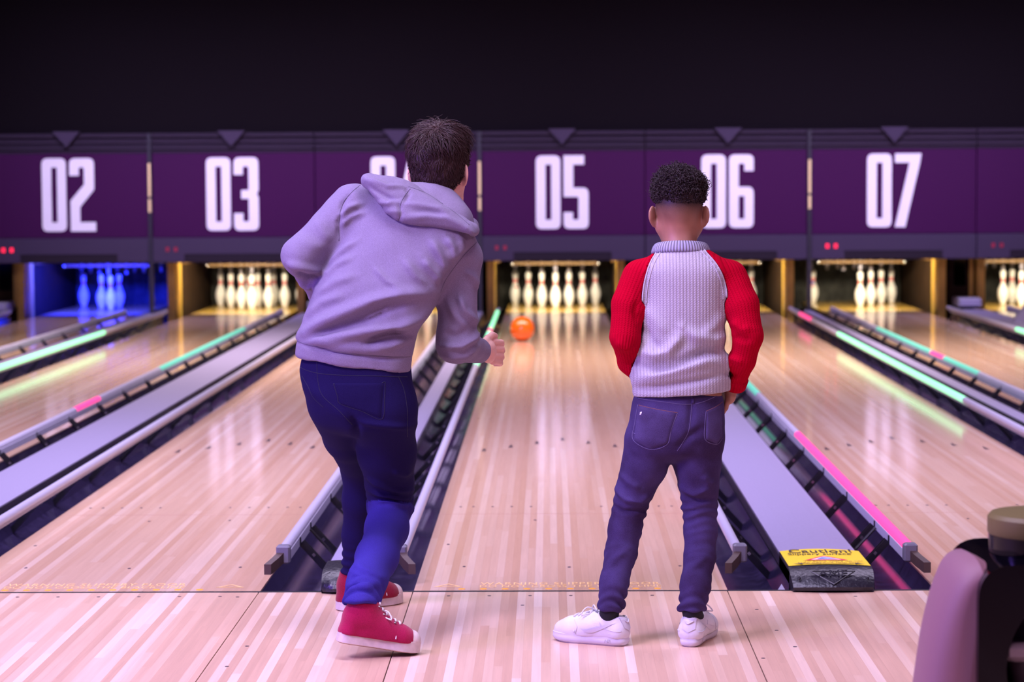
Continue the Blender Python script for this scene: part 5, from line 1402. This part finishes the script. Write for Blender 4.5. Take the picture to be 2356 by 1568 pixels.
for i in ids:
    p = loc[i] * 1.0; nl = n_[i] @ rm
    if nl[2] < -0.55 and p[2] < -0.06: continue
    out = p - crown; out /= np.linalg.norm(out) + 1e-6
    top = np.clip((p[2] - 0.03) / 0.09, 0, 1)
    sw = np.array((0.55, 0.15, 0.25)) * top                      # top swept to the right and up
    near = np.exp(-(np.linalg.norm(p - crown) / 0.03) ** 2)
    t_ = out * (1 - near) + sw + lock[i] * (0.25 + 0.75 * top) + RS.normal(size=3) * (0.14 + 0.14 * top + near); t_ -= nl * (t_ @ nl); t_ /= np.linalg.norm(t_) + 1e-6
    ln = (0.024 + 0.032 * RS.rand()) * (0.55 + 0.75 * top) if p[2] > -0.03 else 0.012 + 0.012 * RS.rand()
    lift = (0.004 + 0.011 * top + 0.010 * top * lock[i, 0]) * (0.6 + 0.8 * RS.rand())
    b2 = np.cross(nl, t_) * RS.normal() * 0.25
    pts = []
    for j in range(6):
        u = j / 5
        pts.append(c_ + rm @ (p - nl * 0.003 + t_ * ln * u + b2 * ln * u * u + nl * lift * math.sin(u * 2.4) - np.array((0, 0, 0.10)) * ln * u * u))
    paths.append(pts)
sv, sf = strands_mesh(paths, 0.0013)
nv = len(v); V_all = np.vstack([v, sv]); F_all = [tuple(f) for f in q.tolist()] + [tuple(a + nv for a in f) for f in sf]
me = bpy.data.meshes.new('hair'); me.from_pydata((V_all - np.array(TB)).tolist(), [], F_all); me.materials.append(M['hair_brown'])
me.polygons.foreach_set('use_smooth', [True] * len(me.polygons)); tag(place('hair', me, teen), 'tousled dark brown hair')

# ================================================================== the boy in the red and grey jumper
BB = (0.27, -0.9, 0.0)
KH = (0.3215,-0.87,1.3082); KS = 0.92
B_LARM = [(0.203,-0.9,1.1018), (0.1684,-0.92,1.0198), (0.1571,-0.94,0.9238), (0.1735,-0.87,0.8446), (0.2143,-0.795,0.8043)]
B_RARM = [(0.4726,-0.9,1.0979), (0.5052,-0.93,1.0187), (0.5217,-0.95,0.9267), (0.5079,-0.93,0.8528), (0.4869,-0.885,0.7789)]
B_LLEG = [(0.2306,-0.9,0.6073), (0.2165,-0.89,0.534), (0.1906,-0.88,0.4671), (0.1725,-0.87,0.4065), (0.1579,-0.87,0.3404), (0.1456,-0.88,0.2692), (0.1233,-0.92,0.1834), (0.1094,-0.945,0.1062)]
B_RLEG = [(0.3791,-0.9,0.6067), (0.3758,-0.89,0.5334), (0.38,-0.885,0.4671), (0.3829,-0.88,0.4071), (0.3851,-0.885,0.3353), (0.3815,-0.9,0.2584), (0.366,-0.94,0.1795), (0.3546,-0.955,0.1047)]
bv2 = Vol((0.08, -1.08, 0.02), (0.62, -0.62, 1.46), 0.0036)
add_head(bv2, KH, 2, KS)
bv2.chain([(0.3249,-0.9,1.1479), (0.3238,-0.875,1.2771)], [0.050, 0.046], 0.03)
bv2.loft([(*s_, -0.90, d_) for s_, d_ in zip([(0.2061,0.4402,0.7443),(0.2102,0.4402,0.8227),(0.2286,0.4363,0.9139),(0.2326,0.4402,1.018),(0.2289,0.4492,1.0829),(0.2263,0.4531,1.1284),(0.2588,0.4078,1.1543)], (0.08, 0.08, 0.075, 0.075, 0.075, 0.07, 0.05))], k=0.03)
bv2.chain(B_LARM, [0.038, 0.034, 0.030, 0.025, 0.022], 0.02)
bv2.chain(B_RARM, [0.038, 0.034, 0.030, 0.025, 0.022], 0.02)
bv2.loft([(*s_, -0.90, d_) for s_, d_ in zip([(0.21,0.4363,0.7509),(0.1995,0.4337,0.6921),(0.2059,0.4207,0.6463)], (0.07, 0.07, 0.055))], k=0.03)
bv2.chain(B_LLEG, [0.058, 0.052, 0.042, 0.036, 0.035, 0.033, 0.026, 0.024], 0.02)
bv2.chain(B_RLEG, [0.058, 0.052, 0.042, 0.036, 0.035, 0.033, 0.026, 0.024], 0.02)
bv2.chain([(0.1095,-0.945,0.1181), (0.105, -0.93, 0.065), (0.02, -0.885, 0.045)], [0.024, 0.022, 0.018], 0.02)
bv2.chain([(0.3547,-0.955,0.1165), (0.365, -0.925, 0.065), (0.395, -0.83, 0.045)], [0.024, 0.022, 0.018], 0.02)
# right hand slipping into the front pocket, left hand already in
bv2.ell((0.4752,-0.868,0.75), (0.019, 0.030, 0.034), 0.012)
for i in range(4):
    a_ = np.array((0.469,-0.88,0.7367)) + (-0.0026 * i, 0.017 * i, 0); finger(bv2, [a_, a_ + (-0.008, 0.012, -0.032), a_ + (-0.020, 0.022, -0.055)], [0.0095, 0.0085, 0.0075])
finger(bv2, [(0.4664,-0.845,0.7572), (0.4574,-0.825,0.7397), (0.4529,-0.815,0.7203)], [0.011, 0.010, 0.008])
bv2.ell((0.2246,-0.8,0.7702), (0.020, 0.028, 0.034), 0.012)
for i in range(4):
    a_ = np.array((0.2265,-0.815,0.7503)) + (0.004 * i, 0.016 * i, 0); finger(bv2, [a_, a_ + (0.008, 0.01, -0.032), a_ + (0.02, 0.014, -0.055)], [0.0095, 0.0085, 0.0075])
finger(bv2, [(0.2331,-0.785,0.7808), (0.2481,-0.775,0.7653), (0.2549,-0.77,0.7462)], [0.011, 0.010, 0.008])
v, q = bv2.mesh(); v = relax(v, q, 1)
me = np_mesh('person', v, q, 'skin_tan', BB)
c_, rm = head_frame(KH, 2); loc = ((v - c_) @ rm) / KS
stub = np.clip((loc[:, 2] + 0.060 - 0.25 * np.clip(loc[:, 1], 0, 1)) / 0.075, 0, 1) ** 1.1
stub = stub * np.clip((0.055 - loc[:, 1]) / 0.03, 0, 1) * np.clip(1 - (np.abs(loc[:, 0]) - 0.076) / 0.004, 0, 1)
attr(me, 'stubble', np.where(loc[:, 2] > 0.10, 1, stub))
boy = place('person', me, None, BB)
tag(boy, 'person with curly hair in a grey knit jumper with red sleeves and blue jeans', 'person')

# knitted jumper: body, sleeves and collar
lo, hi_ = (0.05, -1.06, 0.74), (0.64, -0.72, 1.26)
tor = Vol(lo, hi_, 0.0044)
tor.loft([(*s_, -0.90, d_) for s_, d_ in zip([(0.1859,0.4531,0.7305),(0.1781,0.466,0.7526),(0.1769,0.4725,0.7917),(0.1835,0.4686,0.8347),(0.1966,0.4582,0.8893),(0.2084,0.4556,0.9542),(0.2124,0.4607,1.019),(0.2073,0.471,1.0838),(0.1971,0.4839,1.12),(0.2075,0.4684,1.1459),(0.2359,0.4349,1.1666),(0.2592,0.4039,1.1847),(0.2773,0.378,1.2003)], (0.100, 0.106, 0.108, 0.102, 0.096, 0.095, 0.095, 0.095, 0.090, 0.078, 0.064, 0.052, 0.04))], p=2.3, k=0.01)
armL = Vol(lo, hi_, 0.0044); armL.chain(B_LARM, [0.052, 0.050, 0.043, 0.036, 0.033], 0.012)
armR = Vol(lo, hi_, 0.0044); armR.chain(B_RARM, [0.052, 0.050, 0.044, 0.037, 0.032], 0.012)
def smin(a, b_, k):
    hh = np.maximum(k - np.abs(a - b_), 0) / k; return np.minimum(a, b_) - hh * hh * k * 0.25
total = smin(smin(tor.F, armL.F, 0.022), armR.F, 0.022)
Zg = tor.ax[2][None, None, :]; Xg = tor.ax[0][:, None, None]; Yg = tor.ax[1][None, :, None]
def side_s(arm, pts, sg):
    z_ = [p[1] for p in pts][::-1]; x_ = [p[0] for p in pts][::-1]
    xl = np.interp(tor.ax[2], z_, x_)[None, None, :].astype(np.float32)
    up = sg * (Xg - xl) * 0.9 + 0 * Yg
    lowv = np.clip((arm.F - tor.F) * 0.7, -0.03, 0.03)
    w = np.clip((Zg - z_[0]) / 0.02 + 0.5, 0, 1)
    return up * w + lowv * (1 - w)
ragL = [(0.2616,1.1957),(0.2487,1.174),(0.2295,1.1433),(0.2153,1.0998),(0.2075,1.0549),(0.2062,1.0227)]
ragR = [(0.3871,1.1976),(0.3999,1.1758),(0.4255,1.1449),(0.446,1.1089),(0.4588,1.0665),(0.4614,1.0343)]
sL, sR = side_s(armL, ragL, 1), side_s(armR, ragR, -1)
(hx0, hz0), (hx1, hz1) = [(0.1766,0.7423),(0.4549,0.7579)]
hem = (hz0 + (Xg - hx0) * (hz1 - hz0) / (hx1 - hx0)) - Zg + 0 * Yg
def vol_mesh(F):
    t_ = Vol(lo, hi_, 0.0044); t_.F = F.astype(np.float32); return t_.mesh()
SFOLD = [
    ([(0.1748,0.7907),(0.2448,0.8107),(0.3259,0.8333),(0.3968,0.8507),(0.4626,0.8377)], 0.009, 0.020, 0.3),
    ([(0.1841,0.8364),(0.2347,0.8311),(0.2854,0.8385),(0.3361,0.8561),(0.3867,0.8762),(0.4575,0.8809)], -0.013, 0.014, 0.3),
    ([(0.1943,0.877),(0.2449,0.8692),(0.2854,0.8792),(0.3159,0.9171),(0.326,0.9475)], 0.010, 0.016, 0.4),
    ([(0.326,0.9475),(0.3665,0.922),(0.417,0.9116),(0.4626,0.9215)], 0.009, 0.018, 0.4),
    ([(0.2096,0.9582),(0.2349,0.9124),(0.2652,0.8818)], -0.006, 0.014, 0),
    ([(0.1748,0.7703),(0.2549,0.7776),(0.3259,0.79),(0.4474,0.8124)], -0.008, 0.010, 0),
    ([(0.2047,1.0191),(0.2451,0.9783),(0.2805,0.9325)], 0.004, 0.018, 0),
    ([(0.4474,0.9977),(0.417,0.9573),(0.3766,0.9371)], 0.005, 0.018, 0.3),
    ([(0.4691,0.971),(0.4996,0.9455),(0.53,0.9453)], 0.006, 0.013, 0.4),
    ([(0.4742,0.9303),(0.4996,0.92),(0.53,0.9148)], -0.006, 0.010, 0),
    ([(0.4641,0.8591),(0.4844,0.8539),(0.5047,0.8436)], 0.005, 0.010, 0.4),
    ([(0.4514,0.8184),(0.4692,0.8081),(0.4946,0.7978)], -0.006, 0.007, 0),
    ([(0.124,0.9116),(0.1544,0.8911),(0.1798,0.8859)], 0.005, 0.014, 0.4),
    ([(0.1954,1.0384),(0.1851,0.9978),(0.1952,0.9622)], -0.005, 0.010, 0)]
def finish(v, q):
    v = relax(v, q, 1)
    for pts, am, wd, sk in SFOLD: v = fold(v, vnormals(v, q), pts, am * 1.5, wd, 0.3, sk)
    v = v + vnormals(v, q) * (0.0014 * wob(v, 36, 21))[:, None]
    return v
v, q = vol_mesh(np.maximum(np.maximum(total, hem), np.maximum(-sL, -sR))); v = finish(v, q)
jumper = place('jumper', np_mesh('jumper', v, q, 'knit_grey', BB), boy); tag(jumper, 'light grey ribbed knit jumper body')
jmb = bvh_of(v, q)
for s_, ARM, nm, lb in ((sL, B_LARM, 'sleeve', 'red knitted sleeve'), (sR, B_RARM, 'sleeve', 'red knitted sleeve with bent elbow')):
    a_, b_ = np.array(ARM[-2]), np.array(ARM[-1]); d_ = (b_ - a_) / np.linalg.norm(b_ - a_)
    cuff = ((Xg - b_[0]) * d_[0] + (Yg - b_[1]) * d_[1] + (Zg - b_[2]) * d_[2]) - 0.008
    near = np.sqrt((Xg - b_[0]) ** 2 + (Yg - b_[1]) ** 2 + (Zg - b_[2]) ** 2) < 0.075
    F = np.maximum(np.maximum(total, s_), np.where(near, cuff, -1))
    v, q = vol_mesh(F)
    keep = (v[:, 0] < 0.27) if ARM is B_LARM else (v[:, 0] > 0.27)
    v = finish(v, q)
    _, al, an = limb_coord(v, ARM)
    me = np_mesh('sleeve', v, q, 'knit_red', BB); attr(me, 'around', an * 0.047); attr(me, 'along', al)
    tag(place('sleeve', me, jumper), lb)
    # turned cuff
    e1 = np.cross(d_, (0, 1, 0)); e1 /= np.linalg.norm(e1); e2 = np.cross(d_, e1)
    bb = MB(); rings = []
    for (t_, r_) in ((-0.026, 0.031), (-0.022, 0.0375), (0.006, 0.0365), (0.012, 0.033), (0.008, 0.027)):
        rings.append([tuple(b_ + d_ * t_ + (e1 * math.cos(2 * math.pi * j / 32) + e2 * math.sin(2 * math.pi * j / 32)) * r_ - np.array(BB)) for j in range(32)])
    bb.loft(rings, True); me = bb.mesh('cuff', 'knit_red', True)
    attr(me, 'around', [2 * math.pi * (i % 32) / 32 * 0.036 for i in range(len(me.vertices))]); attr(me, 'along', [0.005 * (i // 32) for i in range(len(me.vertices))])
    place('cuff', me, jumper)
for pts in (ragL, ragR):
    for off in (0.0, 0.011):
        sg = 1 if pts is ragL else -1
        drape_tube(jmb, [(x_ + sg * (off + 0.003), z_) for x_, z_ in pts], 0.0028 if off == 0 else 0.0022, 'knit_seam', 'raglan_seam', jumper, BB, 0.0005)
cc = np.array((0.3257,-0.885,1.1838)) - np.array(BB)
bb = MB(); rings = []; nA = 96; ar = []
for i in range(nA + 1):
    a_ = 2 * math.pi * i / nA; rx, ry = 0.079, 0.060
    ctr = cc + np.array((rx * math.cos(a_), ry * math.sin(a_) - 0.008, -0.010 * math.sin(a_) - 0.012 * math.cos(a_) ** 8 * 0 + 0.0)); out = np.array((math.cos(a_), math.sin(a_), 0))
    inward = -0.35
    ring = []
    for j in range(12):
        b2 = 2 * math.pi * j / 12
        o_, z_ = 0.0075 * math.cos(b2), 0.0165 * math.sin(b2)
        ring.append(tuple(ctr + out * (o_ + inward * z_) + np.array((0, 0, z_))))
        ar.append(a_ * 0.074)
    rings.append(ring)
bb.loft(rings, True); me = bb.mesh('collar', 'knit_collar', True); attr(me, 'around', ar); attr(me, 'along', [0.0] * len(ar)); place('collar', me, jumper)

# blue jeans
bj = Vol((0.06, -1.06, 0.05), (0.60, -0.74, 0.82), 0.0044)
bj.loft([(*s_, -0.90, d_) for s_, d_ in zip([(0.1911,0.4453,0.7787),(0.178,0.4544,0.7201),(0.1701,0.457,0.6679),(0.1596,0.4557,0.6183),(0.166,0.4453,0.5765),(0.1984,0.4194,0.5438)], (0.086, 0.092, 0.100, 0.099, 0.082, 0.05))], p=2.3, k=0.025, endk=0.05)
bj.chain(B_LLEG, [0.070, 0.066, 0.055, 0.049, 0.048, 0.046, 0.041, 0.038], 0.02)
bj.chain(B_RLEG, [0.070, 0.067, 0.056, 0.050, 0.048, 0.045, 0.043, 0.042], 0.02)
for LG in (B_LLEG, B_RLEG):
    a_, b_ = np.array(LG[-2]), np.array(LG[-1]); d_ = np.array((0.0, 0.0, -1.0))
    bj.cut(lambda X, Y, Z: -((X - b_[0]) * d_[0] + (Y - b_[1]) * d_[1] + (Z - b_[2]) * d_[2]), b_ - 0.09, b_ + 0.09, k=0.004)
v, q = bj.mesh(); v = relax(v, q, 2); n_ = vnormals(v, q)
b1, a1, g1 = limb_coord(v, B_LLEG); b2_, a2, g2 = limb_coord(v, B_RLEG)
def seglen(L_, n=None): return sum(np.linalg.norm(np.array(y_) - np.array(x_)) for x_, y_ in list(zip(L_[:-1], L_[1:]))[:n])
disp = 0
for (bb_, aa, gg, LG, other) in ((b1, a1, g1, B_LLEG, b2_), (b2_, a2, g2, B_RLEG, b1)):
    kn, tot_ = seglen(LG, 3), seglen(LG)
    w_ = (np.exp(-((aa - kn - 0.01) / 0.05) ** 2) * 0.0034 + np.exp(-((aa - tot_ + 0.015) / 0.05) ** 2) * 0.0058 + 0.0010 * (aa > kn)) * np.clip(0.55 + 0.6 * wob(v, 26, 31), 0, 1.3)
    disp = disp + np.where((bb_ < other) & (v[:, 2] < 0.58), w_ * np.sin(aa / 0.0050 + 3.4 * np.sin(gg + 0.8 * wob(v, 12, 2)) + 2.2 * wob(v, 30, 8)), 0)
v = v + n_ * np.asarray(disp)[:, None]
for pts, am, wd, sk in [
    ([(0.1239,0.4659),(0.1608,0.4339),(0.203,0.4284),(0.2348,0.4496)], 0.007, 0.010, 0.4),
    ([(0.1079,0.4181),(0.1501,0.3993),(0.2135,0.3991)], -0.006, 0.007, 0),
    ([(0.1399,0.5137),(0.1662,0.4871),(0.2031,0.4657)], 0.005, 0.012, 0.4),
    ([(0.3193,0.4706),(0.3615,0.4491),(0.4142,0.4702)], 0.006, 0.010, 0.4),
    ([(0.3245,0.4439),(0.372,0.4331),(0.4195,0.4383)], -0.006, 0.007, 0),
    ([(0.3826,0.5128),(0.4037,0.4862),(0.4248,0.4808)], 0.005, 0.012, 0.4),
    ([(0.3078,0.595),(0.3446,0.6319),(0.3866,0.6581)], -0.006, 0.012, 0),
    ([(0.3446,0.6477),(0.3499,0.6952),(0.3525,0.7427)], -0.004, 0.010, 0),
    ([(0.0967,0.2154),(0.1286,0.2581),(0.1604,0.2793)], 0.004, 0.012, 0.4),
    ([(0.3349,0.204),(0.3614,0.236),(0.4037,0.2679)], 0.004, 0.012, 0.4)]:
    v = fold(v, vnormals(v, q), pts, am * 1.6, wd, 0.35, sk)
v = relax(v, q, 1, 0.3)
bjeans = place('jeans', np_mesh('jeans', v, q, 'jeans_blue', BB), boy); tag(bjeans, 'faded blue slim jeans')
jb = bvh_of(v, q); z4 = (1230, 880, 2.45)
drape_patch(jb, *[(0.1946,0.7242),(0.3115,0.7043)], [(0.1802,0.6177),(0.2311,0.5922),(0.2799,0.6094)], 'jeans_pocket', 'back_pocket', bjeans, BB, 0.003)
drape_patch(jb, *[(0.3954,0.7076),(0.4468,0.73)], [(0.3928,0.6211),(0.4279,0.6051),(0.4458,0.622)], 'jeans_pocket', 'back_pocket', bjeans, BB, 0.003)
for nm, m_, pts in (('pocket_stitch', 'jeans_stitch', [(0.1972,0.7221),(0.2549,0.7113),(0.3105,0.7027)]), ('pocket_stitch', 'jeans_stitch', [(0.1962,0.7137),(0.2549,0.7029),(0.3073,0.6932)]),
                    ('pocket_stitch', 'jeans_stitch_blue', [(0.1946,0.7232),(0.1845,0.6652),(0.1802,0.6188),(0.2311,0.5922),(0.2799,0.6094),(0.2915,0.6542),(0.3105,0.7027)]),
                    ('pocket_stitch', 'jeans_stitch', [(0.3954,0.7055),(0.4227,0.7159),(0.4468,0.7285)]), ('pocket_stitch', 'jeans_stitch_blue', [(0.3954,0.7055),(0.3912,0.6644),(0.3928,0.6211),(0.4279,0.6051),(0.4458,0.6209)]),
                    ('pocket_stitch', 'jeans_stitch_blue', [(0.1813,0.6389),(0.2285,0.627),(0.2821,0.6237)]),
                    ('seat_seam', 'jeans_stitch_blue', [(0.3535,0.7489),(0.3503,0.6962),(0.343,0.6488),(0.3282,0.6172),(0.3098,0.5882)]), ('yoke_seam', 'jeans_stitch_blue', [(0.1815,0.7433),(0.2549,0.7356),(0.3493,0.7268),(0.4122,0.7423),(0.4447,0.7569)])):
    drape_tube(jb, pts, 0.0012, m_, nm, bjeans, BB)
drape_patch(jb, *[(0.3504,0.7447),(0.3608,0.7457)], [(0.3514,0.7268),(0.3608,0.7278)], 'jeans_blue', 'belt_loop', bjeans, BB, 0.004, 6, 6)
drape_patch(jb, *[(0.2014,0.7042),(0.2108,0.7073)], [(0.1993,0.6905),(0.2056,0.6915)], 'rip_white', 'frayed_spot', bjeans, BB, 0.0038, 4, 4)
for LG in (B_LLEG, B_RLEG):
    a_, b_ = np.array(LG[-2]), np.array(LG[-1])
    ft = (0.105, -0.93, 0.075) if LG is B_LLEG else (0.365, -0.925, 0.075)
    bb = MB(); bb.tube(smooth_path([tuple(b_ + (a_ - b_) * 0.35 - np.array(BB)), tuple(b_ - np.array(BB)), tuple(np.array(ft) - np.array(BB))], 4), 0.030, 20); bb.build('sock', 'sock', boy, True)
make_shoe('low', 0.24, 'leather', boy, BB, (0.160, -0.957, 0.0), 153, 0, 1, 'white leather sneaker turned sideways')
make_shoe('low', 0.24, 'leather', boy, BB, (0.343, -0.985, 0.0), 72, 0, 1, 'white leather sneaker seen from its heel')

# curls
v, q, loc, c_, rm = hair_cap(KH, 2, KS, (0.0, -0.006, 0.041), (0.083, 0.105, 0.092), lambda x, y, z: np.minimum(z - 0.014 + 0.12 * (np.abs(x)) + 0 * y, z - 0.0 - 0.75 * y - 0 * x), 0.005, 0.004, 5)
n_ = vnormals(v, q); paths = []
for i in RS.choice(len(v), 2900, replace=False):
    p = loc[i] * 1.0; nl = n_[i] @ rm
    if nl[2] < -0.75: continue
    t_ = RS.normal(size=3); t_ -= nl * (t_ @ nl); t_ /= np.linalg.norm(t_) + 1e-6; b2 = np.cross(nl, t_)
    low = np.clip((p[2] - 0.01) / 0.05, 0.3, 1); ln = (0.014 + 0.022 * RS.rand()) * low; rad = (0.0045 + 0.0045 * RS.rand()) * (0.5 + 0.5 * low); turns = 1.0 + 1.0 * RS.rand(); ph = RS.rand() * 6.28
    dirv = t_ * 0.8 + nl * (0.25 + 0.35 * RS.rand()); pts = []
    for j in range(13):
        u = j / 12; a_ = ph + 6.283 * turns * u
        pts.append(c_ + rm @ ((p - nl * 0.003 + dirv * ln * u + (b2 * math.cos(a_) + nl * math.sin(a_)) * rad * (1 - 0.3 * u)) * KS))
    paths.append(pts)
sv, sf = strands_mesh(paths, 0.0015)
nv = len(v); V_all = np.vstack([v, sv]); F_all = [tuple(f) for f in q.tolist()] + [tuple(a + nv for a in f) for f in sf]
me = bpy.data.meshes.new('hair'); me.from_pydata((V_all - np.array(BB)).tolist(), [], F_all); me.materials.append(M['hair_dark'])
me.polygons.foreach_set('use_smooth', [True] * len(me.polygons)); tag(place('hair', me, boy), 'dark curly hair on top')
